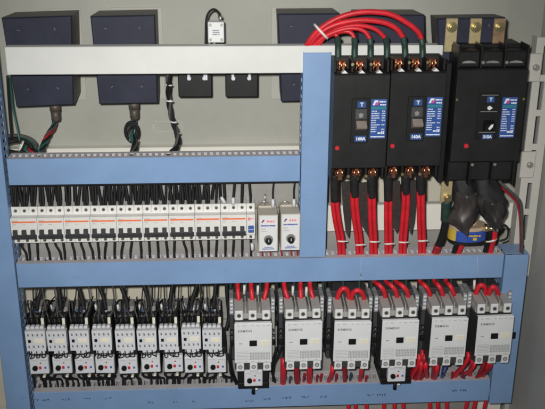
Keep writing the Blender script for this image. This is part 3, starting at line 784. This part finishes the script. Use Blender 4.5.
# ------------------------------------------------------------------ red cables arching over the breakers
arch = [  # terminal px, peak (x,y), start (x,y)
    (338, [(305.5, 64), (308, 52), (314, 43), (322, 37), (330, 32.5), (335, 34), (337.5, 38)], 'first'),
    (354.5, [(308.5, 64), (310.5, 52), (316, 42), (326, 37), (338, 32.5), (347, 31.5), (352, 34), (354.5, 39)], 'second'),
    (370.5, [(311, 64), (313, 52), (318, 42), (328, 35), (343, 29.5), (356, 28.6), (365, 32), (370, 39)], 'third'),
    (387, [(313.5, 64), (315, 53), (320, 43), (330, 33), (346, 26.8), (362, 25.8), (376, 29.8), (386, 39)], 'fourth'),
    (405, [(304.5, 64), (306.5, 52), (312, 41), (322, 31.5), (338, 24), (360, 20.3), (382, 22.2), (396, 28.5), (403.5, 38)], 'fifth'),
    (422.5, [(302.5, 64), (304.5, 52), (310, 40), (321, 28.2), (340, 17.4), (362, 12.2), (388, 13.8), (407, 23), (418, 32), (421.5, 39)], 'sixth')]
for k, (tx, pts, nm) in enumerate(arch):
    n = len(pts); P = []
    for i, (x, y) in enumerate(pts):
        s = i/(n-1); Y = .02+(-.015-.004*(k % 3))*s - .012*math.sin(math.pi*s)*(k/5)
        P.append(at(x, y, Y))
    end = at(tx, 58, -.014); P2 = [P[-1], at((pts[-1][0]+tx)/2+.3, 45, -.006), at(tx, 51, -.012), end]
    cable('red_cable', P, .0044 if k < 4 else .0054, REDW, 'red cable arching over to the %s top terminal from the left' % nm, 'cable', 'red cables arching over the breakers', n=10,
          extra=[('heat_shrink', P2, .0064, GREENS)])
bm = new(); p = at(313.5, 41.5, .012); ring(bm, (0, 0, 0), (.72, 0, .7), .019, .0016, 0, 20, 6, 1.6)
tag(obj('cable_tie', bm, TIE, None, at(321, 31.5, .012)), 'pale tie round the bundle of arching red cables', 'cable tie')

# ------------------------------------------------------------------ red cables below the breakers
tops = [(334.5, 341.5), (354.3, 359.5), (371.5, 373.5), (388, 388.5), (405.5, 402.5), (420.5, 422)]
for k, (xt, xb) in enumerate(tops):
    for s in (-1, 1):
        d = 2.15
        P = PX([(xt+s*d, 188, -.012), (xt+s*d+.3, 203, -.008), (xt+s*d+(xb-xt)*.35, 220, 0), (xb+s*d*1.0-(xb-xt)*.2, 236, .010), (xb+s*d*.95, 250, .018), (xb+s*d, 266, .03)])
        cable('red_cable', P, .0046, REDW, '%s strand of the %s red pair below the breakers' % ('left' if s < 0 else 'right', ORD[k]), 'cable', 'red cable pairs below the breakers', n=9)
    yb = (201, 196, 197, 200, 193, 193)[k]
    bm = new(); P = PX([(xt-.2, 174, -.020), (xt, 181, -.016), (xt, 188, -.013), (xt+.2, yb, -.009)]); tube(bm, P, [.0095, .0095, .0092, .0088], 0, 10, 4)
    o = obj('heat_shrink', bm, SHRINK); recenter(o, P[-1]); tag(o, 'black sleeve at the top of the %s red cable pair' % ORD[k], 'cable sleeve', 'black sleeves under the breakers')
    if k == 3:
        pass
    yt = (241, 244.5, 241.5, 243.5, 242, 240.5)[k]; fr_ = (yt-236)/14
    bm = new(); ring(bm, (0, 0, 0), (.05*(-1)**k, .3, 1), .0088, .0012, 0, 18, 6, 1.5); box(bm, .007, .0125, -.003, -.0005, -.001, .001)
    tag(obj('cable_tie', bm, TIE, None, at(xb, yt, .012)), 'white tie round the %s red cable pair' % ORD[k], 'cable tie', 'ties on the red cable pairs')
# hanging phase barriers
for k, pts in enumerate(([(341, 182), (350, 181), (351, 205), (350, 228), (348.5, 238), (345.5, 232), (343, 210)], [(358, 183), (368, 182), (369, 205), (370, 226), (369, 238), (362, 226), (359, 205)],
                         [(391.5, 181), (400, 181), (400.5, 205), (399.5, 226), (396.5, 233), (392, 226), (391.5, 205)], [(408, 181), (416, 180), (416, 200), (414, 222), (411, 235), (407.5, 225), (408.5, 205)])):
    bm = new(); P = [at(x, y, .006+.004*(x-pts[0][0])/8) for x, y in pts]; n = len(P)
    A = [bm.verts.new(p) for p in P]; B = [bm.verts.new(p+Vector((.0006, .0012, 0))) for p in P]
    bm.faces.new(A); bm.faces.new(B[::-1])
    for i in range(n): bm.faces.new((A[i], A[(i+1) % n], B[(i+1) % n], B[i]))
    bmesh.ops.recalc_face_normals(bm, faces=bm.faces)
    o = obj('phase_barrier', bm, BROWN); recenter(o, P[0]); tag(o, 'dark brown insulating sheet hanging right of the %s red cable pair' % ORD[(0, 1, 3, 4)[k]], 'barrier', 'brown insulating sheets between the red pairs')

# ------------------------------------------------------------------ cluster under the large breaker
t = thing('brass_lug', 'brass cable lug with a bolt below the gap between breakers', 'cable lug', at(446.5, 203, -.03)); o3 = t.location.copy()
A, B = at(440, 203, -.03)-o3, at(453, 181.5, -.03)-o3
bm = new(); box(bm, A.x, B.x, 0, .004, 0, B.z, 0, .001); obj('plate', bm, BRASSP, t)
bm = new(); cyl(bm, (.001, -.007, .012), .0085, .007, 'y', 0, 6); cyl(bm, (.001, -.011, .012), .005, .004, 'y', 0, 12); obj('bolt', bm, BRASS, t)
o = cable('black_cable', PX([(446, 201, -.024), (446, 214, -.018), (444.5, 228, -.008), (441, 240, .004), (436.5, 250, .015), (432, 264, .028)]), .0082, BLKW, 'thick black cable dropping from the brass lug', 'cable',
          n=10, extra=[('heat_shrink', PX([(446.3, 200, -.026), (446, 210, -.021), (445.4, 220, -.014)]), .0105, GREENS), ('red_band', PX([(438.6, 245, .009), (436, 252, .0165), (432.5, 262, .026)]), .0086, REDD)])
for k, (pts, lab) in enumerate(([[(465, 230, .0), (463.5, 240, .004), (459.5, 250, .012), (455, 264, .025)], 'red and black cable leaving the current ring, left one'], [[(495, 228, -.006), (494, 238, .0), (491, 248, .012), (488, 264, .025)], 'red and black cable below the black wrapped bundle, right one'])):
    P = PX(pts); o = cable('red_cable', P, .0062, REDW, lab, 'cable', 'red and black cables under the large breaker', n=9,
              extra=[('black_strand', [p+Vector((-.0095, .002, 0)) for p in P], .0060, BLKW)])
    bm = new(); ring(bm, (0, 0, 0), (-.3, .2, 1), .0125, .0013, 0, 18, 6, 1.5); tag(obj('cable_tie', bm, TIE, None, (P[1]+P[2])/2+Vector((-.004, 0, .008))), 'white tie on the red and black cable, %s one' % ('left' if k == 0 else 'right'), 'cable tie')
# current ring
c = at(467, 233, .010)
t = thing('current_transformer', 'ring current transformer with yellow and blue band under the large breaker', 'current transformer', c)
def arc(bm, r0, r1, z0, z1, a0, a1, m=0, n=40, sy=.72):
    k = max(2, int(n*(a1-a0)/360)); V = []
    for i in range(k+1):
        a = R(a0+(a1-a0)*i/k); V.append([bm.verts.new((math.sin(a)*rr, -math.cos(a)*rr*sy, z)) for rr, z in ((r0, z0), (r1, z0), (r1, z1), (r0, z1))])
    for p, q_ in zip(V, V[1:]):
        for j in range(4):
            f = bm.faces.new((p[j], q_[j], q_[(j+1) % 4], p[(j+1) % 4])); f.material_index = m; f.smooth = False
    bm.faces.new(V[0]).material_index = m; bm.faces.new(V[-1][::-1]).material_index = m
    bmesh.ops.recalc_face_normals(bm, faces=bm.faces)
bm = new(); arc(bm, .020, .0405, -.010, .022, 0, 359.9); obj('core', bm, TAN, t)
bm = new(); arc(bm, .030, .0420, -.0165, -.0102, 0, 359.9); obj('rim', bm, BLACK, t)
bm = new(); arc(bm, .0407, .0415, -.010, .014, -100, -48); obj('yellow_band', bm, YEL, t)
bm = new(); arc(bm, .0407, .0415, -.010, .014, -46, 75); obj('blue_band', bm, CTBLUE, t)
bm = new(); box(bm, .004, .012, -.0325, -.0312, -.004, .002); strokes(bm, -.010, .020, .006, .004, -.0318, 0, seed=9); obj('band_print', bm, YEL, t)
# black wrapped bundles
def lumpy(bm, pts, rads, flat, seed, n=20, sub=6):
    rg2 = random.Random(seed); P = spline(pts, sub); L = len(P); rings = []
    ph = [rg2.uniform(0, 6.28) for _ in range(4)]
    for i, p in enumerate(P):
        s_ = i/(L-1)*(len(rads)-1); k = min(int(s_), len(rads)-2); r = rads[k]+(rads[k+1]-rads[k])*(s_-k)
        row = []
        for j in range(n):
            a = 2*math.pi*j/n; f = 1+.10*math.sin(3*a+ph[0]+i*.35)+.06*math.sin(5*a+ph[1]-i*.6)+.05*math.sin(i*1.3+ph[2])
            row.append(bm.verts.new(p+Vector((math.cos(a)*r*f, math.sin(a)*r*f*flat, .002*math.sin(4*a+ph[3])))))
        rings.append(row)
    for a, b in zip(rings, rings[1:]):
        for j in range(n):
            f = bm.faces.new((a[j], a[(j+1) % n], b[(j+1) % n], b[j])); f.smooth = True
    bm.faces.new(rings[0]); bm.faces.new(rings[-1][::-1]); bmesh.ops.recalc_face_normals(bm, faces=bm.faces)
for k, (pts, r, lab, m) in enumerate((([(463, 170, -.015), (464, 184, -.022), (466, 198, -.030), (466, 210, -.032), (465, 222, -.030)], [.016, .021, .027, .030, .020], 'left black taped bundle hanging below the large breaker', SHRINK),
                                      ([(482, 168, -.015), (485, 182, -.026), (490, 198, -.036), (493.5, 212, -.038), (495, 226, -.034)], [.016, .024, .030, .030, .013], 'right black taped bundle hanging below the large breaker', SHRINK))):
    bm = new(); P = PX(pts); lumpy(bm, P, r, .6, k+5)
    o = obj('taped_bundle', bm, m); recenter(o, P[-1]); tag(o, lab, 'cable bundle', 'taped bundles below the large breaker')
# creased dark sheets wrapped over the bundle ends
def sheet(edgeL, edgeR, Y, m, lab, seed):
    rg2 = random.Random(seed); a, b = spline([at(x, y, Y) for x, y in edgeL], 5), spline([at(x, y, Y) for x, y in edgeR], 5)
    bm = new(); NV = 10; F_, B_ = [], []
    for i, (p, q_) in enumerate(zip(a, b)):
        fr2, br = [], []
        for j in range(NV+1):
            u = j/NV; v = p.lerp(q_, u); bulge = -.020*math.sin(math.pi*u)+.0022*math.sin(9*u+i*.5+seed)+.0015*math.sin(17*u-i*.8)
            fr2.append(bm.verts.new(v+Vector((0, bulge, .001*math.sin(7*u+i))))); br.append(bm.verts.new(v+Vector((0, bulge+.0014, 0))))
        F_.append(fr2); B_.append(br)
    n = len(F_)
    for i in range(n-1):
        for j in range(NV):
            for g, fl in ((F_, 0), (B_, 1)):
                q4 = (g[i][j], g[i+1][j], g[i+1][j+1], g[i][j+1]); f = bm.faces.new(q4 if not fl else q4[::-1]); f.smooth = True
    for j in range(NV):
        bm.faces.new((F_[0][j], F_[0][j+1], B_[0][j+1], B_[0][j])); bm.faces.new((F_[-1][j+1], F_[-1][j], B_[-1][j], B_[-1][j+1]))
    for i in range(n-1):
        bm.faces.new((F_[i+1][0], F_[i][0], B_[i][0], B_[i+1][0])); bm.faces.new((F_[i][NV], F_[i+1][NV], B_[i+1][NV], B_[i][NV]))
    bmesh.ops.recalc_face_normals(bm, faces=bm.faces)
    o = obj('insulating_sheet', bm, m); recenter(o, a[0]); tag(o, lab, 'insulating sheet')
sheet([(457, 192), (455, 206), (447, 220), (456, 228), (464, 233)], [(477, 192), (478, 205), (477, 216), (471, 225), (466, 234)], -.040, BROWN, 'creased dark grey insulating sheet hanging over the current ring', 1)
sheet([(483, 200), (483, 210), (485, 218), (489, 225), (492, 228)], [(503, 200), (505, 210), (503.5, 219), (500, 226), (497, 230)], -.050, BROWN2, 'dark insulating sheet round the lower end of the right taped bundle', 2)
t = thing('brass_bolt', 'short brass bolt and lug sticking out beside the current ring', 'bolt', at(487, 228, -.02)); bm = new()
cyl(bm, (-.006, 0, 0), .009, .008, 'x', 0, 6); cyl(bm, (.002, 0, -.001), .0055, .022, 'x', 0, 10); cyl(bm, (.012, 0, -.001), .0075, .004, 'x', 0, 10); obj('shank', bm, BRASS, t)
cable('thin_cable', PX([(500, 231, -.01), (504, 225, -.012), (508, 229, -.01), (507, 238, -.005), (500, 241, 0)]), .0022, BLKW, 'thin black wire looping beside the brass bolt', 'cable', n=6)
cable('thin_cable', PX([(497, 183, -.01), (503, 189, -.008), (511, 196, -.006), (517, 203, -.004), (519.5, 214, .0), (520.5, 232, .0), (520.5, 256, .004)]), .0024, REDD, 'thin dark red wire curving down beside the slotted post', 'cable', n=6)
cable('thin_cable', PX([(499, 181, -.012), (506, 188, -.010), (514, 195, -.008), (520, 202, -.006), (521.5, 214, -.003), (522, 232, -.003), (522, 260, .002)]), .0034, GREYW, 'grey wire curving down beside the slotted post', 'cable', n=8)

# ------------------------------------------------------------------ black wires of the miniature breakers
rg = random.Random(3)
POLE = ['left', 'middle', 'right']
for i in range(28):
    x = MCBX0+(i+.5)*PW
    who = 'the narrow breaker' if i == 27 else 'the %s pole of the %s three pole breaker' % (POLE[i % 3], ORD[i//3])
    ntop = (3 if rg.random() < .3 else 2) if i < 23 else 1
    for j in range(ntop):
        dx = rg.uniform(-.0055, .0055); xo = (j-.5*(ntop-1))*.0068
        P = [(x+xo*.6, .022, .594), (x+xo*.8, .024, .607), (x+xo+dx*.5, .027+.006*j, .628), (x+xo+dx, .032+.008*j, .652), (x+xo+dx, .034+.008*j, .690)]
        cable('black_wire', [Vector(p) for p in P], rg.uniform(.0027, .0034), BLKW, 'black wire dropping into the top of '+who, 'wire', 'black wires feeding the miniature breakers', n=7, sub=4)
    dx = rg.uniform(-.002, .016) if i < 7 else rg.uniform(-.007, .008)
    P = [(x, .024, .519), (x+dx*.2, .022, .507), (x+dx*.8, .021, .492), (x+dx, .020, .470)]
    cable('black_wire', [Vector(p) for p in P], .0026, BLKW, 'black wire leaving the bottom of '+who, 'wire', 'black wires below the miniature breakers', n=7, sub=4)
for i in range(24):
    x = MCBX0+(i+1)*PW; dx = rg.uniform(-.006, .006)
    P = [(x, .046, .590), (x+dx*.3, .047, .612), (x+dx, .048, .640), (x+dx, .050, .690)]
    cable('black_wire', [Vector(p) for p in P], .0036, BLKW, 'black wire in the back row above the %s three pole breaker' % ORD[i//3], 'wire', 'black wires behind the breaker feeds', n=6, sub=3)
# white ferruled wires near the right end and the relays
for k, (x0, y0, x1, y1, lab) in enumerate(((221, 197, 225, 203, 'tilted white sleeve on a wire above the second last three pole breaker'), (233, 197.5, 233.3, 205, 'upright white sleeve on a wire above the last three pole breaker'), (273, 199, 273, 207, 'white sleeve above the left beige relay'), (294, 199, 294, 206.5, 'white sleeve above the right beige relay'), (252, 243, 252.5, 250, 'white sleeve on a wire under the narrow breaker'))):
    P = PX([(x0, y0, .016), (x1, y1, .014)]); bm = new(); tube(bm, P, .0036, 0, 8, 1); o = obj('wire_sleeve', bm, WHITE2); recenter(o, P[-1]); tag(o, lab, 'wire sleeve')
for k, x in enumerate((273, 294)):
    cable('black_wire', PX([(x, 200, .018), (x-.3, 192, .024), (x+.6, 182, .03), (x+.6, 172, .036)]), .0018, BLKW, 'thin black wire above the %s beige relay' % ('left', 'right')[k], 'wire', n=6)
for k, x in enumerate((262, 270, 281, 291, 297)):
    cable('red_wire', PX([(x, 249, .02), (x+.5, 255, .02), (x+.4, 264, .025)]), .0018, REDD, 'thin red wire below the beige relay modules', 'wire', 'thin red wires below the beige relays', n=6)
bm = new(); 
for k in range(2): pass
bm.free()
# silvery clips above the relays
for k, x in enumerate((265, 286)):
    P = PX([(x-5, 204, .03), (x-1, 201.5, .028), (x+3, 203, .03)]); bm = new(); tube(bm, P, .0016, 0, 6, 4)
    if k == 0: tube(bm, PX([(x, 194, .029), (x, 205, .029)]), .0017, 0, 6, 1)
    o = obj('wire_clip', bm, STEEL); recenter(o, P[1]); tag(o, 'small metal clip behind the %s beige relay' % ('left', 'right')[k], 'clip')

# ------------------------------------------------------------------ wires around the small contactors
for i in range(9):
    sx, sz = smalls[i].location.x, smalls[i].location.z
    who = 'the %s small contactor' % ('leftmost' if i == 0 else ORD[i])
    base = at(41+22.0*i+rg.uniform(-2, 2), 284, .03).x
    lean = rg.uniform(-.02, .02)
    # a dark bundle rising behind the beam
    P = [Vector((sx+.004-lean*.2, .004, sz+.080)), Vector((sx+.004, .010, sz+.100)), Vector((sx+.003+lean*.5, .022, sz+.122)), Vector((sx+.002+lean, .030, sz+.150)), Vector((sx+.002+lean*1.3, .036, sz+.183))]
    o = cable('wire_bundle', P, .0042, BLKW, 'dark wire bundle rising behind '+who, 'wire bundle', 'wire bundles above the small contactors', n=8, sub=4)
    bm = new(); ring(bm, P[3]-P[-1], P[4]-P[2], .0044, .0011, 0, 14, 6, 1.5); obj('cable_tie', bm, MIDG, o)
    for j in range(11):
        xo = -.0180+.0036*j; dx = rg.uniform(-.017, .017); yy = rg.uniform(-.004, .004); up = j in (1, 5, 9)
        P = [Vector((sx+xo, -.012, sz+.058)), Vector((sx+xo+dx*.15, -.014+yy, sz+.074)), Vector((sx+xo+dx*.7, -.002+yy, sz+.083)), Vector((sx+xo+dx, .012+yy, sz+.092))]
        if up: P += [Vector((sx+xo*.7+dx*1.1, .024+yy, sz+.130)), Vector((sx+xo*.7+dx*1.2, .034+yy, sz+.183))]
        else: P += [Vector((sx+xo+dx*1.3, .028+yy, sz+.090)), Vector((sx+xo+dx*1.5, .050, sz+.072+.008*(j % 3)))]
        cable('black_wire', P, .0016, BLKW if j % 3 else GREYW, 'black wire looping into the top of '+who, 'wire', 'black wires above the '+who[4:], n=6, sub=4)
    # jumpers between contactor and relay
    rx, rz = relays[i].location.x, relays[i].location.z
    for j in range(3):
        xa = sx-.012+.011*j; xb = rx-.010+.0115*j
        P = [Vector((xa, -.026, sz-.001)), Vector((xa+.003, -.040, sz-.006)), Vector(((xa+xb)/2+rj.uniform(-.006, .007), -.0455, rz+.0405+.0015*j)), Vector((xb+.001, -.0425, rz+.0412)), Vector((xb, -.028, rz+.043))]
        cable('jumper_wire', P, .0013, BLKW, 'short black jumper between relay and '+who[4:], 'wire', 'jumpers under the '+who[4:], n=6, sub=4)
    P = [Vector((sx-.018, -.032, sz-.004)), Vector((sx, -.037, sz-.006-.002*(i % 2))), Vector((sx+.022, -.034, sz-.005+.002*(i % 3)))]
    cable('jumper_wire', P, .0015, BLKW, 'black jumper running across the bottom of '+who, 'wire', n=6, sub=4)
    bm = new(); box(bm, rx-.019, rx+.012, -.029, -.027, rz+.0415, rz+.0535, 0, .0005)
    o = obj('terminal_cover', bm, WHITE2, relays[i]); o.data.transform(Matrix.Translation(-relays[i].location))
    # tails below the relay
    for j in range(5):
        xa = rx-.015+.0075*j; dx = rg.uniform(-.030, .024); b = rg.uniform(.004, .014)
        P = [Vector((xa, -.014, rz-.005)), Vector((xa+b*(1 if j % 2 else -1)*.6, -.020, rz-.018)), Vector((xa+dx*.5, -.004, rz-.036)), Vector((xa+dx, .016, rz-.052)), Vector((xa+dx, .024, rz-.085))]
        cable('black_wire', P, .0023, BLKW, 'black wire tail below the relay of '+who, 'wire', 'wire tails under the '+who[4:], n=6, sub=4)

# black wires beside the first large contactors
for k, (pts, lab) in enumerate(([[(226, 352, -.03), (229.5, 362, -.035), (231, 374, -.02), (236, 384, .01), (237, 394, .03)], 'black wire curving down left of the first large contactor'],
                                [[(231, 346, -.02), (230, 356, -.03), (232, 370, -.02), (237.5, 384, .012), (239, 396, .03)], 'second black wire curving down left of the first large contactor'],
                                [[(277, 347, -.02), (274, 356, -.02), (271.5, 370, -.01), (275, 381, .012), (276, 396, .03)], 'black wire hanging between the first and second large contactors'],
                                [[(283, 345, -.02), (279, 354, -.012), (274, 364, -.01), (273, 376, .012), (274, 392, .03)], 'thin black wire between the first and second large contactors'],
                                [[(322, 350, -.015), (331, 349, -.018), (333, 356, -.01), (332, 366, .0), (331, 380, .02)], 'black wire between the second and third large contactors'],
                                [[(373, 350, -.02), (376, 360, -.012), (380, 370, -.005), (381, 384, .02)], 'black wire left of the fourth large contactor'],
                                [[(372, 342, -.02), (378, 356, -.02), (383, 372, -.012), (384, 388, .01)], 'second black wire left of the fourth large contactor'])):
    cable('black_wire', PX(pts), .0028, BLKW, lab, 'wire', n=6)
# dark upright wires behind the large contactors
for k, (px, y1) in enumerate(((228, 330), (231, 326), (275, 325), (278, 322), (282, 330), (322, 320), (326, 318), (330, 326), (368, 316), (372, 318), (376, 322), (420, 312), (424, 316), (428, 314), (468, 310), (471, 312), (475, 308))):
    j = (k*37 % 11-5)*.4
    cable('black_wire', PX([(px+j, y1, .02), (px-j*.4, y1-14, .03), (px+j*.6, 292, .035), (px+j*.7, 272, .04)]), .0034 if k % 3 else .0045, GREENS if k % 4 == 1 else BLKW,
          'dark wire standing behind the gaps of the large contactors, number %d from the left' % (k+1) if False else 'dark wire standing in the gap between large contactors', 'wire', 'dark wires behind the large contactors', n=7)
# dark wiring and white sleeves behind each contactor top
for k, px in enumerate((245, 259, 293, 307, 342, 358, 391, 405, 437, 450, 484, 498)):
    cable('black_wire', PX([(px, 306, .02), (px+.6, 296, .026), (px+1.2, 288, .03), (px+1, 270, .036)]), .0036, GREENS, 'dark green wire between the red cables on a large contactor', 'wire', 'dark green wires behind the red cables', n=7)
for k, (px, py) in enumerate(((244.5, 290), (258, 290.5), (293, 291), (306.5, 292), (474.5, 285), (321, 300))):
    P = PX([(px, py-5, .012), (px-.4, py+4, .010)]); bm = new(); tube(bm, P, .0030, 0, 7, 1)
    o = obj('wire_sleeve', bm, TIE); recenter(o, P[-1]); tag(o, 'small white marker sleeve among the red cables above the large contactors', 'wire sleeve', 'white marker sleeves above the large contactors')

# ------------------------------------------------------------------ red cables on top of the large contactors
def rc(pts, lab, group, r=.0052):
    P = PX(pts); e = P[-1]
    d = (P[-1]-P[-2]).normalized()
    cable('red_cable', P, r, REDW, lab, 'cable', group, n=9, extra=[('ferrule', [e-d*.001, e+d*.006], .0042, WHITE2)])
G = 'red cables entering the large contactors from above'
TY = -.002
for xs, tops_, nm in (((238.5, 252.3, 264.5), (237.5, 251, 267), 'first'), ((287.5, 301, 313), (284, 300.5, 310), 'second')):
    for k in range(3):
        rc([(tops_[k], 268, .035), (tops_[k], 282, .022), (tops_[k]*.7+xs[k]*.3, 290, .008), (xs[k], 298, 0), (xs[k]+.2, 303.5, TY)], 'red cable into the %s top terminal of the %s large contactor' % (POLE[k], nm), G)
for xs, tops_, nm in (((385, 396.8, 408), (374.5, 386, 396), 'fourth'), ((430, 442.8, 454), (420, 434.5, 446), 'fifth')):
    for k in range(3):
        y0 = 302.5 if nm == 'fourth' else 300
        rc([(tops_[k]-1, 270, .035), (tops_[k], 281, .02), (tops_[k]*.55+xs[k]*.45, 285, -.002), (xs[k]-1.2, 290.5, -.006), (xs[k]+.2, 297, -.003), (xs[k]+.3, y0, TY)], 'red cable bending into the %s top terminal of the %s large contactor' % (POLE[k], nm), G)
for (a, b, c, ya, pk), nm in (((337.5, 350, 364, 302, 288.5), 'third'), ((475.5, 487, 498.5, 299.5, 285), 'sixth')):
    rc([(a, ya, TY), (a+.2, ya-5, -.003), (a+2.5, pk+2.5, -.006), ((a+b)/2, pk, -.008), (b-2.2, pk+2.2, -.006), (b-.8, ya-5, -.003), (b-.6, ya, TY)], 'left red loop joining two top terminals of the %s large contactor' % nm, G, .0056)
    rc([(b+1.8, ya, TY-.001), (b+1.6, ya-5, -.008), (b+3.5, pk+4.2, -.014), ((b+c)/2+.5, pk+1.8, -.016), (c-2.2, pk+4.0, -.014), (c-.2, ya-5, -.008), (c, ya, TY-.001)], 'right red loop joining two top terminals of the %s large contactor' % nm, G, .0056)

# ------------------------------------------------------------------ red cables under the large contactors
G = 'red cables below the large contactors'
low = [('second', [(283.5, 364, 283, 385), (296.3, 363, 297.5, 384), (309.5, 363, 309.5, 383)], .0068), ('third', [(332.5, 370, 328.5, 382), (344.5, 364, 345, 382), (362, 366, 360, 381)], .0052),
       ('fourth', [(419, 360, 411, 377), (424, 360, 415, 380), (421, 366, 418, 379)], .0056), ('fifth', [(425.5, 366, 427, 376), (434, 366, 433, 378), (437, 368, 434.5, 379)], .0056),
       ('fourth rear', [(422, 356, 410, 374), (428, 362, 420, 381)], .0042), ('sixth rear', [(474, 366, 462, 376), (491, 366, 476, 378)], .0040),
       ('fifth rear', [(468, 358, 455.5, 375)], .0056), ('sixth', [(472.5, 361, 470, 372), (484, 362, 479, 375), (489, 362, 483, 375)], .0052)]
for nm, L, r in low:
    for k, (xa, ya, xb, yb) in enumerate(L):
        lab = '%s red cable slanting down behind the foot of the %s large contactor' % (('left', 'right')[k], nm[:-5]) if 'rear' in nm else '%s of the three red cables below the %s large contactor' % (POLE[k].replace('middle', 'middle'), nm)
        cable('red_cable', PX([(xa, ya-6, -.02), (xa, ya, -.026), (xa*.6+xb*.4, ya*.5+yb*.5, -.012), (xb, yb, .014), (xb, yb+9, .03)]), r, REDW if k % 2 == 0 else REDD, lab, 'cable', G, n=8)
for k, (xa, ya, xb, yb) in enumerate(((443, 366, 441, 378), (447, 366, 442.5, 379))):
    cable('blue_wire', PX([(xa, ya-5, -.02), (xa, ya, -.02), (xb, yb, .014), (xb, yb+9, .03)]), .0018, CTBLUE, '%s thin blue wire below the fifth large contactor' % ('left', 'right')[k], 'wire', n=6)
# ferruled wires entering the slots of the lower beam
for k, (px, py, c) in enumerate(((304, 377.5, 0), (321, 378, 0), (336, 378, 0), (350.5, 377, 1), (366, 380, 0), (290, 380.5, 1), (452, 376, 0), (462, 374, 0), (464, 377, 1), (317, 379, 0), (408, 378, 0), (400, 379, 0))):
    cable('red_wire' if not c else 'blue_wire', PX([(px+.6, py-4, -.0), (px, py, .006), (px-.4, py+7, .02), (px-.4, py+14, .03)]), .0029, REDD if not c else PEN, ('red' if not c else 'blue')+' wire end poking into the slots of the lower beam', 'wire', ('red' if not c else 'blue')+' wire ends in the slots of the lower beam', n=7)
# red cables below the frame
for k, px in enumerate((348.5, 355.5, 366.5, 384, 394.5, 403.5, 430, 438, 447, 466, 474, 484.5)):
    d = 2.5 if k > 8 else (-.3 if k > 2 else 0)
    cable('red_cable', PX([(px+d, 396, .03), (px+d*.5, 402, .03), (px-d*.2, 410, .03), (px-d, 428, .03)]), .0048, REDW, '%s red cable from the left hanging below the frame' % ORD[k], 'cable', 'red cables hanging below the frame', n=8)

# ------------------------------------------------------------------ light: camera flash, and weak room light
w = bpy.data.worlds.new('World'); S.world = w; w.use_nodes = True
w.node_tree.nodes['Background'].inputs['Color'].default_value = (.85, .93, 1, 1); w.node_tree.nodes['Background'].inputs['Strength'].default_value = .07
L = bpy.data.lights.new('camera_flash', 'SPOT'); L.energy = 128; L.color = (1, .985, .95); L.shadow_soft_size = .02
L.spot_size = R(62); L.spot_blend = 1.0
lo = bpy.data.objects.new('camera_flash', L); COL.objects.link(lo)
lo.location = CAM + UP*.05 - RT*.045
aim = at(250, 190, 0); lo.rotation_euler = (aim-lo.location).to_track_quat('-Z', 'Y').to_euler()
S.view_settings.view_transform = 'Standard'; S.view_settings.look = 'None'; S.view_settings.gamma = 1; S.view_settings.exposure = 0
S.cycles.use_denoising = True
S.cycles.filter_width = 2.0
